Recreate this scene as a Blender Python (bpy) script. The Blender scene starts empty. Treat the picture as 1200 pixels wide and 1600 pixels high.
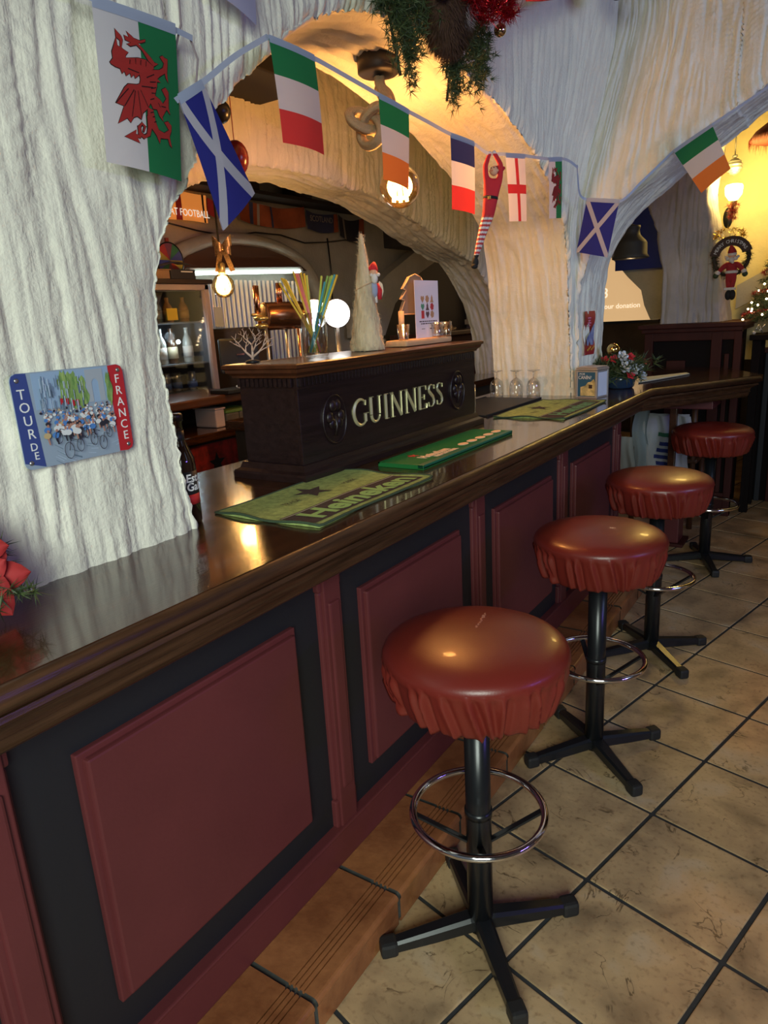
import bpy, bmesh, math, random
import numpy as np
from mathutils import Vector, Matrix, Quaternion
from mathutils.geometry import tessellate_polygon
random.seed(7); RNG = np.random.default_rng(7)
SC = bpy.context.scene; COL = SC.collection
PI = math.pi

# ------------------------------------------------------------------ camera
def setup_camera():
    f, pt, ro, yaw = 1094.06, -0.26854, -0.05716, -0.59523
    fwd = Vector((math.sin(yaw)*math.cos(pt), math.cos(yaw)*math.cos(pt), math.sin(pt)))
    r = Vector((math.cos(yaw), -math.sin(yaw), 0)); u = r.cross(fwd)
    r2 = math.cos(ro)*r + math.sin(ro)*u; u2 = -math.sin(ro)*r + math.cos(ro)*u
    cd = bpy.data.cameras.new('camera'); cd.sensor_fit = 'VERTICAL'; cd.sensor_height = 24.0
    cd.lens = f*24.0/1600.0; cd.clip_start = 0.02
    c = bpy.data.objects.new('camera', cd); COL.objects.link(c)
    M = Matrix((r2, u2, -fwd)).transposed().to_4x4(); M.translation = (0, 0, 1.43)
    c.matrix_world = M; SC.camera = c
setup_camera()
# ------------------------------------------------------------------ world and large lights
W = bpy.data.worlds.new('world'); SC.world = W; W.use_nodes = True
W.node_tree.nodes['Background'].inputs[0].default_value = (0.75, 0.85, 1.0, 1)
W.node_tree.nodes['Background'].inputs[1].default_value = 0.12
def area(name, loc, target, sx, sy, power, color, spread=180):
    d = bpy.data.lights.new(name, 'AREA'); d.shape = 'RECTANGLE'; d.size = sx; d.size_y = sy
    d.energy = power; d.color = color; d.spread = math.radians(spread)
    o = bpy.data.objects.new(name, d); COL.objects.link(o); o.location = loc
    o.rotation_euler = (Vector(target)-Vector(loc)).to_track_quat('-Z', 'Y').to_euler(); return o
area('street_window_daylight', (0.9, -1.5, 1.9), (-0.9, 0.9, 0.7), 1.3, 1.5, 30, (0.88, 1.0, 0.89), 100)
area('side_window_daylight', (2.6, 2.4, 2.3), (-1.0, 3.5, 1.7), 1.2, 0.8, 5, (0.46, 0.68, 1.0), 70)
area('violet_neon_strip', (2.8, 1.6, 1.8), (-0.8, 1.8, 0.9), 0.9, 0.05, 13, (0.25, 0.15, 1.0))
SC.view_settings.view_transform = 'Standard'; SC.view_settings.look = 'None'
SC.view_settings.gamma = 1.0; SC.view_settings.use_curve_mapping = False
SC.view_settings.exposure = 0.0

# ------------------------------------------------------------------ materials
MATS = {}
def mat(name, col, rough=0.6, metal=0.0, var=0.0, vscale=8.0, stretch=(1, 1, 1), bump=0.0, bscale=60.0,
        emit=None, estr=0.0, trans=0.0, coat=0.0, col2=None, spec=0.5, alpha=1.0, transl=0.0, detail=5.0):
    if name in MATS: return MATS[name]
    m = bpy.data.materials.new(name); m.use_nodes = True; nt = m.node_tree; N = nt.nodes; L = nt.links
    b = N['Principled BSDF']; b.inputs['Base Color'].default_value = (*col, 1)
    b.inputs['Roughness'].default_value = rough; b.inputs['Metallic'].default_value = metal
    b.inputs['Specular IOR Level'].default_value = spec
    if coat: b.inputs['Coat Weight'].default_value = coat; b.inputs['Coat Roughness'].default_value = 0.06
    if trans: b.inputs['Transmission Weight'].default_value = trans
    if alpha < 1: b.inputs['Alpha'].default_value = alpha
    if emit: b.inputs['Emission Color'].default_value = (*emit, 1); b.inputs['Emission Strength'].default_value = estr
    if var or bump or col2:
        tc = N.new('ShaderNodeTexCoord'); mp = N.new('ShaderNodeMapping'); mp.inputs['Scale'].default_value = stretch
        L.new(tc.outputs['Object'], mp.inputs[0])
        if var or col2:
            n = N.new('ShaderNodeTexNoise'); n.inputs['Scale'].default_value = vscale; n.inputs['Detail'].default_value = detail
            n.inputs['Roughness'].default_value = 0.6
            L.new(mp.outputs[0], n.inputs['Vector'])
            r = N.new('ShaderNodeValToRGB')
            a = col; c2 = col2 or tuple(min(1, x*(1+var)) for x in col)
            if not col2: a = tuple(x*(1-var) for x in col)
            r.color_ramp.elements[0].color = (*a, 1); r.color_ramp.elements[1].color = (*c2, 1)
            r.color_ramp.elements[0].position = 0.35; r.color_ramp.elements[1].position = 0.65
            L.new(n.outputs[0], r.inputs[0]); L.new(r.outputs[0], b.inputs['Base Color'])
        if bump:
            n2 = N.new('ShaderNodeTexNoise'); n2.inputs['Scale'].default_value = bscale; n2.inputs['Detail'].default_value = 4
            L.new(mp.outputs[0], n2.inputs['Vector'])
            bp = N.new('ShaderNodeBump'); bp.inputs['Strength'].default_value = bump; bp.inputs['Distance'].default_value = 0.01
            L.new(n2.outputs[0], bp.inputs['Height']); L.new(bp.outputs[0], b.inputs['Normal'])
    if transl:
        out = N['Material Output']; t = N.new('ShaderNodeBsdfTranslucent'); t.inputs[0].default_value = (*col, 1)
        mx = N.new('ShaderNodeMixShader'); mx.inputs[0].default_value = transl
        L.new(b.outputs[0], mx.inputs[1]); L.new(t.outputs[0], mx.inputs[2]); L.new(mx.outputs[0], out.inputs[0])
    MATS[name] = m; return m
def glass(name, tint=(1, 1, 1), refl=0.18, rough=0.03):
    if name in MATS: return MATS[name]
    m = bpy.data.materials.new(name); m.use_nodes = True; nt = m.node_tree; N = nt.nodes; L = nt.links
    N.remove(N['Principled BSDF']); t = N.new('ShaderNodeBsdfTransparent'); t.inputs[0].default_value = (*tint, 1)
    g = N.new('ShaderNodeBsdfGlossy'); g.inputs['Roughness'].default_value = rough
    f = N.new('ShaderNodeLayerWeight'); f.inputs[0].default_value = 0.35
    mu = N.new('ShaderNodeMath'); mu.operation = 'MULTIPLY_ADD'; mu.inputs[1].default_value = 0.75; mu.inputs[2].default_value = refl*0.4
    L.new(f.outputs['Facing'], mu.inputs[0])
    mx = N.new('ShaderNodeMixShader'); L.new(mu.outputs[0], mx.inputs[0]); L.new(t.outputs[0], mx.inputs[1]); L.new(g.outputs[0], mx.inputs[2])
    L.new(mx.outputs[0], N['Material Output'].inputs[0]); MATS[name] = m; return m

# ------------------------------------------------------------------ mesh builder
class MB:
    def __init__(s): s.v = []; s.f = []; s.m = []; s.sm = []
    def add(s, vs, fs, mi=0, smooth=False):
        o = len(s.v); s.v += [tuple(p) for p in vs]; s.f += [tuple(i+o for i in f) for f in fs]
        s.m += [mi]*len(fs); s.sm += [smooth]*len(fs); return s
    def box(s, c, d, bev=0.0, R=None, mi=0, taper=(1, 1)):
        x, y, z = [k/2 for k in d]; bev = min(bev, 0.45*min(d)); vs = []; fs = []
        if bev <= 0:
            vs = [(sx*x*(taper[0] if sz > 0 else 1), sy*y*(taper[1] if sz > 0 else 1), sz*z) for sz in (-1, 1) for sy in (-1, 1) for sx in (-1, 1)]
            fs = [(0, 2, 3, 1), (4, 5, 7, 6), (0, 1, 5, 4), (2, 6, 7, 3), (0, 4, 6, 2), (1, 3, 7, 5)]
        else:
            bm = bmesh.new(); bmesh.ops.create_cube(bm, size=1)
            for v in bm.verts: v.co = Vector((v.co.x*d[0]*(taper[0] if v.co.z > 0 else 1), v.co.y*d[1]*(taper[1] if v.co.z > 0 else 1), v.co.z*d[2]))
            bmesh.ops.bevel(bm, geom=bm.edges[:], offset=bev, segments=2, affect='EDGES', profile=0.6)
            bm.verts.index_update(); vs = [v.co[:] for v in bm.verts]; fs = [[v.index for v in f.verts] for f in bm.faces]; bm.free()
        c = Vector(c)
        if R is not None: vs = [R @ Vector(v) + c for v in vs]
        else: vs = [Vector(v) + c for v in vs]
        return s.add(vs, fs, mi)
    def b2(s, x0, x1, y0, y1, z0, z1, bev=0.0, mi=0):
        return s.box(((x0+x1)/2, (y0+y1)/2, (z0+z1)/2), (abs(x1-x0), abs(y1-y0), abs(z1-z0)), bev, None, mi)
    def lathe(s, prof, c=(0, 0, 0), n=32, R=None, mi=0, smooth=True, rad=None):
        vs = []; fs = []; k = len(prof); c = Vector(c)
        for i in range(n):
            a = 2*PI*i/n
            for j, (r, z) in enumerate(prof):
                q = r*(rad(a, j, z) if rad else 1); p = Vector((q*math.cos(a), q*math.sin(a), z))
                vs.append((R @ p if R is not None else p) + c)
        for i in range(n):
            i2 = (i+1) % n
            for j in range(k-1): fs.append((i*k+j, i2*k+j, i2*k+j+1, i*k+j+1))
        if prof[0][0] > 1e-5: fs.append(tuple(i*k for i in range(n))[::-1])
        if prof[-1][0] > 1e-5: fs.append(tuple(i*k+k-1 for i in range(n)))
        return s.add(vs, fs, mi, smooth)
    def tube(s, pts, r, n=10, mi=0, closed=False, cap=True, tw=0.0, sec=None):
        pts = [Vector(p) for p in pts]; k = len(pts); rs = r if isinstance(r, (list, tuple)) else [r]*k
        vs = []; fs = []; up = None
        for i, p in enumerate(pts):
            a = pts[(i-1) % k] if (closed or i > 0) else p; b = pts[(i+1) % k] if (closed or i < k-1) else p
            t = (b-a).normalized()
            if up is None: up = t.orthogonal().normalized() if abs(t.z) > .9 else Vector((0, 0, 1))
            up = (up - t*up.dot(t)).normalized(); sd = t.cross(up)
            for q in range(n):
                an = 2*PI*q/n + tw*i; rr = rs[i]*(sec(an) if sec else 1)
                vs.append(p + (sd*math.cos(an)+up*math.sin(an))*rr)
        for i in range(k if closed else k-1):
            j = (i+1) % k
            for q in range(n): fs.append((i*n+q, i*n+(q+1) % n, j*n+(q+1) % n, j*n+q))
        if cap and not closed: fs += [tuple(range(n))[::-1], tuple(range((k-1)*n, k*n))]
        return s.add(vs, fs, mi, True)
    def ball(s, c, r, R=None, n=16, mi=0):
        r = (r, r, r) if isinstance(r, (int, float)) else r; m = max(6, n//2)
        vs = []; fs = []; c = Vector(c)
        for i in range(m+1):
            t = PI*i/m
            for j in range(n):
                a = 2*PI*j/n; p = Vector((r[0]*math.sin(t)*math.cos(a), r[1]*math.sin(t)*math.sin(a), r[2]*math.cos(t)))
                vs.append((R @ p if R is not None else p)+c)
        for i in range(m):
            for j in range(n): fs.append((i*n+j, (i+1)*n+j, (i+1)*n+(j+1) % n, i*n+(j+1) % n))
        return s.add(vs, fs, mi, True)
    def prism(s, poly, o, r, u, d, mi=0):
        """polygon (a,b) -> o+a*r+b*u, thickness d along r x u"""
        o, r, u = Vector(o), Vector(r), Vector(u); nn = r.cross(u).normalized()*d; k = len(poly)
        base = [o+r*a+u*b for a, b in poly]; tris = tessellate_polygon([[Vector((a, b, 0)) for a, b in poly]])
        vs = base + [p+nn for p in base]
        fs = [tuple(t) for t in tris] + [tuple(i+k for i in t) for t in tris] + [(i, (i+1) % k, (i+1) % k+k, i+k) for i in range(k)]
        s.add(vs, fs, mi)
        return s
    def grid(s, P, mi=0, smooth=True, closed=False):
        """P[i][j] points"""
        n = len(P); k = len(P[0]); vs = [p for row in P for p in row]; fs = []
        for i in range(n if closed else n-1):
            i2 = (i+1) % n
            for j in range(k-1): fs.append((i*k+j, i2*k+j, i2*k+j+1, i*k+j+1))
        return s.add(vs, fs, mi, smooth)
    def obj(s, name, mats, parent=None, fixn=True, loc=None):
        off = Vector((0, 0, 0)); q = parent
        while q is not None: off += q.location; q = q.parent
        vs = [Vector(p)-off for p in s.v] if parent is not None else s.v
        if loc is not None: vs = [Vector(p)-Vector(loc) for p in vs]
        me = bpy.data.meshes.new(name); me.from_pydata([tuple(p) for p in vs], [], s.f)
        mats = mats if isinstance(mats, (list, tuple)) else [mats]
        for m in mats: me.materials.append(m)
        me.polygons.foreach_set('material_index', s.m); me.polygons.foreach_set('use_smooth', s.sm)
        if fixn and len(s.f) < 60000:
            bm = bmesh.new(); bm.from_mesh(me); bmesh.ops.recalc_face_normals(bm, faces=bm.faces); bm.to_mesh(me); bm.free()
        me.update(); o = bpy.data.objects.new(name, me); COL.objects.link(o)
        if parent is not None: o.parent = parent
        if loc is not None: o.location = loc
        return o
def tag(o, label=None, cat=None, group=None, kind=None):
    if label: o['label'] = label
    if cat: o['category'] = cat
    if group: o['group'] = group
    if kind: o['kind'] = kind
    return o
def thing(name, label, cat, loc=(0, 0, 0), group=None):
    o = bpy.data.objects.new(name, None); COL.objects.link(o); o.location = loc; o.empty_display_size = 0.05
    return tag(o, label, cat, group)
def dup(root, loc, rz=0.0, label=None, group=None):
    r = root.copy(); COL.objects.link(r); r.location = loc; r.rotation_euler = (0, 0, rz)
    if label: r['label'] = label
    if group: r['group'] = group
    for ch in list(root.children):
        c = ch.copy(); COL.objects.link(c); c.parent = r
        for g in list(ch.children):
            d = g.copy(); COL.objects.link(d); d.parent = c
    return r
def struct(mb, name, mats, **k): return tag(mb.obj(name, mats, **k), kind='structure')
def text_verts(txt, size=1.0, ext=0.0, shear=0.0, bold=0.0, space=1.0):
    cu = bpy.data.curves.new('t', 'FONT'); cu.body = txt; cu.size = size; cu.extrude = ext; cu.shear = shear; cu.offset = bold
    cu.space_character = space; cu.resolution_u = 3; cu.align_x = 'CENTER'; cu.align_y = 'CENTER'
    o = bpy.data.objects.new('t', cu); COL.objects.link(o); bpy.context.view_layer.update()
    me = bpy.data.meshes.new_from_object(o.evaluated_get(bpy.context.evaluated_depsgraph_get()))
    vs = [v.co.copy() for v in me.vertices]; fs = [tuple(p.vertices) for p in me.polygons]
    bpy.data.objects.remove(o); bpy.data.meshes.remove(me); bpy.data.curves.remove(cu); return vs, fs
def add_text(mb, txt, o, r, u, size, width=None, ext=0.0006, mi=0, **k):
    vs, fs = text_verts(txt, size, ext, **k); o, r, u = Vector(o), Vector(r).normalized(), Vector(u).normalized(); n = r.cross(u)
    sx = 1.0
    if width and vs: sx = width/max(1e-6, max(v.x for v in vs)-min(v.x for v in vs))
    mb.add([o+r*(v.x*sx)+u*v.y+n*v.z for v in vs], fs, mi); return mb
def needles(mb, pts, ln, wd, spread=1.0, mi=0, per=1, axis=None, nmat=1):
    for p in pts:
        for _ in range(per):
            d = Vector(RNG.normal(size=3)); d.normalize()
            if axis is not None: d = (d*spread+Vector(axis)).normalized()
            l = ln*(0.6+0.7*random.random()); sd = d.orthogonal().normalized()
            sd = Quaternion(d, random.random()*6.28) @ sd
            p = Vector(p); mb.add([p-sd*wd, p+sd*wd, p+d*l], [(0, 1, 2)], mi + (random.randrange(nmat) if nmat > 1 else 0))
    return mb
def catmull(P, n):
    P = np.array(P, float); d = np.r_[0, np.cumsum(np.linalg.norm(np.diff(P, axis=0), axis=1))]
    t = np.linspace(0, d[-1], n); out = []
    T = np.zeros_like(P); T[1:-1] = (P[2:]-P[:-2])/(d[2:]-d[:-2])[:, None]; T[0] = (P[1]-P[0])/(d[1]-d[0]); T[-1] = (P[-1]-P[-2])/(d[-1]-d[-2])
    i = np.clip(np.searchsorted(d, t, 'right')-1, 0, len(P)-2); h = (d[i+1]-d[i]); s = ((t-d[i])/h)[:, None]; h = h[:, None]
    return (2*s**3-3*s**2+1)*P[i]+(s**3-2*s**2+s)*h*T[i]+(-2*s**3+3*s**2)*P[i+1]+(s**3-s**2)*h*T[i+1], d, t
# ------------------------------------------------------------------ stucco relief
def vn(x, y, seed=0):
    xi = np.floor(x).astype(np.int64); yi = np.floor(y).astype(np.int64); xf = x-xi; yf = y-yi
    def h(a, b):
        k = (a*374761393 + b*668265263 + seed*1442695041) & 0x7fffffff
        k = ((k ^ (k >> 13))*1274126177) & 0x7fffffff; return ((k ^ (k >> 16)) & 0xffff)/65535.0
    u = xf*xf*(3-2*xf); v = yf*yf*(3-2*yf)
    return (h(xi, yi)*(1-u)+h(xi+1, yi)*u)*(1-v)+(h(xi, yi+1)*(1-u)+h(xi+1, yi+1)*u)*v
def stucco(u, v, seed=0, f=38.0):
    w = u + 0.05*(vn(u*5, v*2.2, seed)-.5) + 0.012*(vn(u*22, v*9, seed+1)-.5)
    r = np.clip(np.abs(2*vn(w*f, v*2.6+9, seed+2)-1)*2.0, 0, 1)          # plateaus parted by narrow grooves
    r2 = np.clip(np.abs(2*vn(w*f*2.3+5, v*4.0, seed+3)-1)*1.8, 0, 1)
    blob = np.clip(vn(u*26, v*18, seed+4)-.70, 0, 1)
    return 0.0100*r**0.8 + 0.0055*r2 + 0.015*blob + 0.010*(vn(u*8, v*4, seed+5)-.5) + .002*(vn(u*70, v*40, seed+6)-.5)
def arch_wall(name, prof, outer, depth, place, m, ns=560, nt=150, nd=44, seed=0, flip=1, amp=1.0, back=True, power=1.0, label=None):
    """profile (a,z) of the opening and the outline the face runs out to; the soffit goes in by depth"""
    Pp, d, t = catmull(prof, ns); O = np.stack([np.interp(t, d, np.array(outer)[:, k]) for k in (0, 1)], 1)
    tan = np.gradient(Pp, axis=0); tan /= np.linalg.norm(tan, axis=1)[:, None]
    n2 = np.stack([tan[:, 1], -tan[:, 0]], 1)*flip
    rows = []
    for dd in np.linspace(depth, 0, nd):
        h = amp*stucco(np.full(ns, dd)+.3, t, seed+11); rows.append((Pp[:, 0]+n2[:, 0]*h, Pp[:, 1]+n2[:, 1]*h, np.full(ns, dd)))
    h0 = amp*stucco(np.zeros(ns)+.3, t, seed+11)+.010*(vn(t*55, t*0+3, seed+20)-.5)+.006*(vn(t*130, t*0+7, seed+21)-.5)
    rows[-1] = (Pp[:, 0]+n2[:, 0]*h0, Pp[:, 1]+n2[:, 1]*h0, rows[-1][2])
    for k, tt in enumerate(np.linspace(0, 1, nt)**power):
        A = Pp*(1-tt)+O*tt; h = amp*stucco(A[:, 0], A[:, 1], seed); fd = max(0, 1-tt*30)
        rr = 0.012*fd*fd
        rows.append((A[:, 0]+n2[:, 0]*h0*fd, A[:, 1]+n2[:, 1]*h0*fd, -h+rr))
    if back:
        rows.append((O[:, 0], O[:, 1], np.full(ns, depth))); rows.append((Pp[:, 0], Pp[:, 1], np.full(ns, depth)))
    P = np.stack([np.stack(place(*r), 1) for r in rows], 0); nr = len(rows)
    idx = np.arange(nr*ns).reshape(nr, ns)
    F = np.stack([idx[:-1, :-1], idx[1:, :-1], idx[1:, 1:], idx[:-1, 1:]], -1).reshape(-1, 4)
    me = bpy.data.meshes.new(name); V = P.reshape(-1, 3)
    me.vertices.add(len(V)); me.vertices.foreach_set('co', V.ravel()); me.loops.add(F.size); me.loops.foreach_set('vertex_index', F.ravel())
    me.polygons.add(len(F)); me.polygons.foreach_set('loop_start', np.arange(len(F))*4)
    me.polygons.foreach_set('use_smooth', np.ones(len(F), bool)); me.update(calc_edges=True); me.validate()
    me.materials.append(m); o = bpy.data.objects.new(name, me); COL.objects.link(o); return tag(o, label, kind='structure')
def stucco_panel(name, fn, nu, nv, m):
    """fn(u,v arrays in 0..1) -> (n,m,3)"""
    U, V_ = np.meshgrid(np.linspace(0, 1, nu), np.linspace(0, 1, nv), indexing='ij'); P = fn(U, V_)
    idx = np.arange(nu*nv).reshape(nu, nv); F = np.stack([idx[:-1, :-1], idx[1:, :-1], idx[1:, 1:], idx[:-1, 1:]], -1).reshape(-1, 4)
    me = bpy.data.meshes.new(name); me.from_pydata(P.reshape(-1, 3).tolist(), [], F.tolist())
    me.polygons.foreach_set('use_smooth', np.ones(len(F), bool)); me.materials.append(m); me.update()
    o = bpy.data.objects.new(name, me); COL.objects.link(o); return o
# ------------------------------------------------------------------ palette
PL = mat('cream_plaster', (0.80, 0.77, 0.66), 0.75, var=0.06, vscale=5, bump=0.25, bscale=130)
def comb_bump(m):
    nt = m.node_tree; N = nt.nodes; L = nt.links; b = N['Principled BSDF']; old = b.inputs['Normal'].links[0].from_node
    tc = N.new('ShaderNodeTexCoord'); mp = N.new('ShaderNodeMapping'); mp.inputs['Scale'].default_value = (48, 48, 4); L.new(tc.outputs['Object'], mp.inputs[0])
    n = N.new('ShaderNodeTexNoise'); n.inputs['Scale'].default_value = 1.0; n.inputs['Detail'].default_value = 3; n.inputs['Distortion'].default_value = .35; L.new(mp.outputs[0], n.inputs['Vector'])
    bp = N.new('ShaderNodeBump'); bp.inputs['Strength'].default_value = .42; bp.inputs['Distance'].default_value = .010
    L.new(n.outputs[0], bp.inputs['Height']); L.new(old.outputs[0], bp.inputs['Normal']); L.new(bp.outputs[0], b.inputs['Normal'])
comb_bump(PL)
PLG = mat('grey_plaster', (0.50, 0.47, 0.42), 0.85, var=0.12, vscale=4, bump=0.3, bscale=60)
PLY = mat('ochre_plaster', (0.78, 0.68, 0.40), 0.8, var=0.08, vscale=5, bump=0.3, bscale=50)
DARK = mat('dark_brown_boards', (0.035, 0.022, 0.015), 0.7, var=0.3, vscale=6, stretch=(1, .2, 1))
BLACK = mat('black_paint', (0.012, 0.013, 0.017), 0.5, bump=0.06, bscale=40)
RED = mat('oxblood_paint', (0.125, 0.026, 0.028), 0.42, var=0.08, vscale=3, bump=0.04, bscale=90)
WOOD = mat('dark_varnished_wood', (0.048, 0.017, 0.006), 0.17, var=0.4, vscale=9, stretch=(5, .35, 5), coat=0.55, bump=0.05, bscale=60)
EDGE = mat('worn_moulding_wood', (0.060, 0.027, 0.013), 0.30, var=0.45, vscale=14, stretch=(3, .3, 6), bump=0.12, bscale=60)
SIGNW = mat('near_black_wood', (0.016, 0.008, 0.009), 0.33, var=0.3, vscale=12, stretch=(4, .3, 6), bump=0.08, bscale=50)
CORN = mat('mahogany_cornice', (0.075, 0.024, 0.010), 0.3, var=0.3, vscale=8, stretch=(4, .4, 4), coat=0.3)
TERRA = mat('terracotta_glaze', (0.22, 0.075, 0.028), 0.30, col2=(0.42, 0.165, 0.062), vscale=7, bump=0.15, bscale=45)
MORT = mat('grey_mortar', (0.10, 0.10, 0.095), 0.9, var=0.2, vscale=30)
GROUT = mat('dark_grout', (0.030, 0.032, 0.034), 0.9, var=0.2, vscale=30)
VINYL = mat('oxblood_vinyl', (0.175, 0.020, 0.014), 0.34, bump=0.05, bscale=300, coat=0.08)
BMET = mat('black_enamel', (0.010, 0.011, 0.013), 0.28)
RUBB = mat('black_rubber', (0.014, 0.014, 0.015), 0.6)
CHROME = mat('chrome', (0.82, 0.82, 0.84), 0.08, 1.0)
WHITE = mat('white_paper', (0.80, 0.80, 0.80), 0.7)
GOLD = mat('gold_leaf', (0.80, 0.62, 0.25), 0.28, 0.85)
LETT = mat('brass_letter', (0.72, 0.66, 0.36), 0.35, 0.55)
STEEL = mat('brushed_steel', (0.55, 0.54, 0.53), 0.3, 0.9)
COPPER = mat('copper', (0.72, 0.33, 0.18), 0.2, 1.0)
GLASS = glass('clear_glass', (0.95, 0.97, 0.97), 0.28)
FIR = mat('fir_green', (0.030, 0.055, 0.018), 0.6); FIR2 = mat('fir_green_light', (0.065, 0.095, 0.030), 0.6)
BOOTH = mat('booth_dark_paint', (.010, .007, .007), .8, spec=.15)  # even near-black matt paint for booth boards and side table
TINR = mat('red_tinsel', (0.45, 0.01, 0.02), 0.2, 0.7); TING = mat('gold_tinsel', (0.75, 0.52, 0.10), 0.25, 0.8)
REDC = mat('red_felt', (0.55, 0.018, 0.03), 0.85); WFUR = mat('white_fur', (0.75, 0.70, 0.65), 0.95, var=0.1, vscale=60, bump=0.4, bscale=120)
SKIN = mat('doll_skin', (0.70, 0.38, 0.24), 0.6); BLK = mat('black_cloth', (0.012, 0.011, 0.012), 0.8)
HALFW = mat('dark_red_wood', (0.055, 0.012, 0.010), 0.6, var=0.15, vscale=4, stretch=(3, 3, .4), spec=.25)
PINE = mat('pale_pine', (0.56, 0.36, 0.20), 0.6, var=0.15, vscale=10, stretch=(4, .6, 4))
def tile_mat():
    m = bpy.data.materials.new('ochre_slate_tile'); m.use_nodes = True; nt = m.node_tree; N = nt.nodes; L = nt.links; b = N['Principled BSDF']
    g = N.new('ShaderNodeNewGeometry')
    def noise(sc, det, dist=0.0):
        n = N.new('ShaderNodeTexNoise'); n.inputs['Scale'].default_value = sc; n.inputs['Detail'].default_value = det
        n.inputs['Distortion'].default_value = dist; L.new(g.outputs['Position'], n.inputs['Vector']); return n
    def ramp(src, *st):
        r = N.new('ShaderNodeValToRGB'); e = r.color_ramp.elements
        while len(e) < len(st): e.new(0.5)
        for k, (p, c) in enumerate(st): e[k].position = p; e[k].color = (*c, 1)
        L.new(src, r.inputs[0]); return r
    a = ramp(noise(6, 8, .4).outputs[0], (.28, (.25, .165, .090)), (.43, (.45, .300, .160)), (.57, (.60, .405, .212)), (.72, (.62, .480, .320)))
    sp = ramp(noise(70, 3).outputs[0], (.26, (.62, .56, .54)), (.46, (1, 1, 1)))
    # thin branching cracks: the zero line of a distorted noise, kept in patches
    c = noise(5.5, 5, 1.6); ab = N.new('ShaderNodeMath'); ab.operation = 'SUBTRACT'; ab.inputs[1].default_value = .5; L.new(c.outputs[0], ab.inputs[0])
    ab2 = N.new('ShaderNodeMath'); ab2.operation = 'ABSOLUTE'; L.new(ab.outputs[0], ab2.inputs[0])
    cr = ramp(ab2.outputs[0], (.002, (.0, .0, .0)), (.009, (1, 1, 1)))
    pk = ramp(noise(9, 2).outputs[0], (.54, (1, 1, 1)), (.60, (0, 0, 0)))
    mx = N.new('ShaderNodeMix'); mx.data_type = 'RGBA'; mx.blend_type = 'LIGHTEN'; mx.inputs[0].default_value = 1
    L.new(cr.outputs[0], mx.inputs[6]); L.new(pk.outputs[0], mx.inputs[7])
    dk = ramp(mx.outputs[2], (0, (.22, .19, .17)), (1, (1, 1, 1)))
    m1 = N.new('ShaderNodeMix'); m1.data_type = 'RGBA'; m1.blend_type = 'MULTIPLY'; m1.inputs[0].default_value = .8
    L.new(a.outputs[0], m1.inputs[6]); L.new(sp.outputs[0], m1.inputs[7])
    m2 = N.new('ShaderNodeMix'); m2.data_type = 'RGBA'; m2.blend_type = 'MULTIPLY'; m2.inputs[0].default_value = .9
    L.new(m1.outputs[2], m2.inputs[6]); L.new(dk.outputs[0], m2.inputs[7]); L.new(m2.outputs[2], b.inputs['Base Color'])
    bp = N.new('ShaderNodeBump'); bp.inputs['Strength'].default_value = .35; bp.inputs['Distance'].default_value = .004
    L.new(noise(26, 8).outputs[0], bp.inputs['Height']); L.new(bp.outputs[0], b.inputs['Normal']); b.inputs['Roughness'].default_value = .42
    return m
TILE = tile_mat()

# ------------------------------------------------------------------ floor of square tiles, turned 14 degrees to the bar
fl = struct(MB().b2(-3.6, 3.2, -2.2, 9.0, -.06, -.003), 'floor', GROUT)
PT = 0.34497; A0 = -0.25101; O0 = Vector((-0.4469, 1.5007, 0)); U0 = Vector((math.cos(A0), math.sin(A0), 0)); W0 = Vector((-math.sin(A0), math.cos(A0), 0))
tm = MB().box((0, 0, -.006), (PT-.011, PT-.011, .012), .003); tile_proto = tm.obj('floor_tile', TILE); tme = tile_proto.data
bpy.data.objects.remove(tile_proto)
nt_ = 0
for i in range(-30, 30):
    for j in range(-30, 30):
        c = O0 - U0*PT*(i+.5) + W0*PT*(j+.5)
        xmin = -1.0 if c.y < 3.75 else -2.6
        if c.x < xmin or c.x > 1.45 or c.y < .05 or c.y > 8.3 or nt_ > 292: continue
        nt_ += 1
        o = bpy.data.objects.new('floor_tile', tme); COL.objects.link(o); o.parent = fl
        o.location = c + Vector((0, 0, random.uniform(-.0006, .0006))); o.rotation_euler = (random.uniform(-.001, .001), random.uniform(-.001, .001), A0+random.choice((0, PI/2, PI, -PI/2)))

# ------------------------------------------------------------------ the walls
def ss(x): x = np.clip(x, 0, 1); return x*x*(3-2*x)
def corner(z): return 0.17*ss((z-1.72)/.95)
XA = -1.14
prof1 = [(.955, 1.018), (.938, 1.20), (.925, 1.33), (.929, 1.476), (.948, 1.558), (.998, 1.654), (1.052, 1.726), (1.142, 1.846), (1.23, 1.93), (1.349, 2.017), (1.42, 2.072),
         (1.614, 2.168), (1.883, 2.223), (2.15, 2.215), (2.399, 2.169), (2.553, 2.142), (2.72, 2.09), (2.863, 2.027), (3.01, 1.947), (3.13, 1.87), (3.231, 1.791), (3.29, 1.66), (3.322, 1.464), (3.35, 1.25), (3.371, 1.018)]
out1 = [(-.5, 1.018), (-.5, 1.3), (-.5, 1.5), (-.5, 1.8), (-.5, 2.2), (-.5, 2.6), (-.5, 3.0), (0, 3.0), (.5, 3.0), (.9, 3.0), (1.1, 3.0), (1.5, 3.0), (1.9, 3.0), (2.2, 3.0), (2.5, 3.0), (2.8, 3.0),
        (3.1, 3.0), (3.39, 3.0), (3.39, 2.7), (3.39, 2.4), (3.39, 2.1), (3.39, 1.9), (3.39, 1.6), (3.39, 1.3), (3.39, 1.018)]
def place1(a, z, d): return (XA - d + corner(z)*ss((a-2.6)/.79), a, z)
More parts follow.
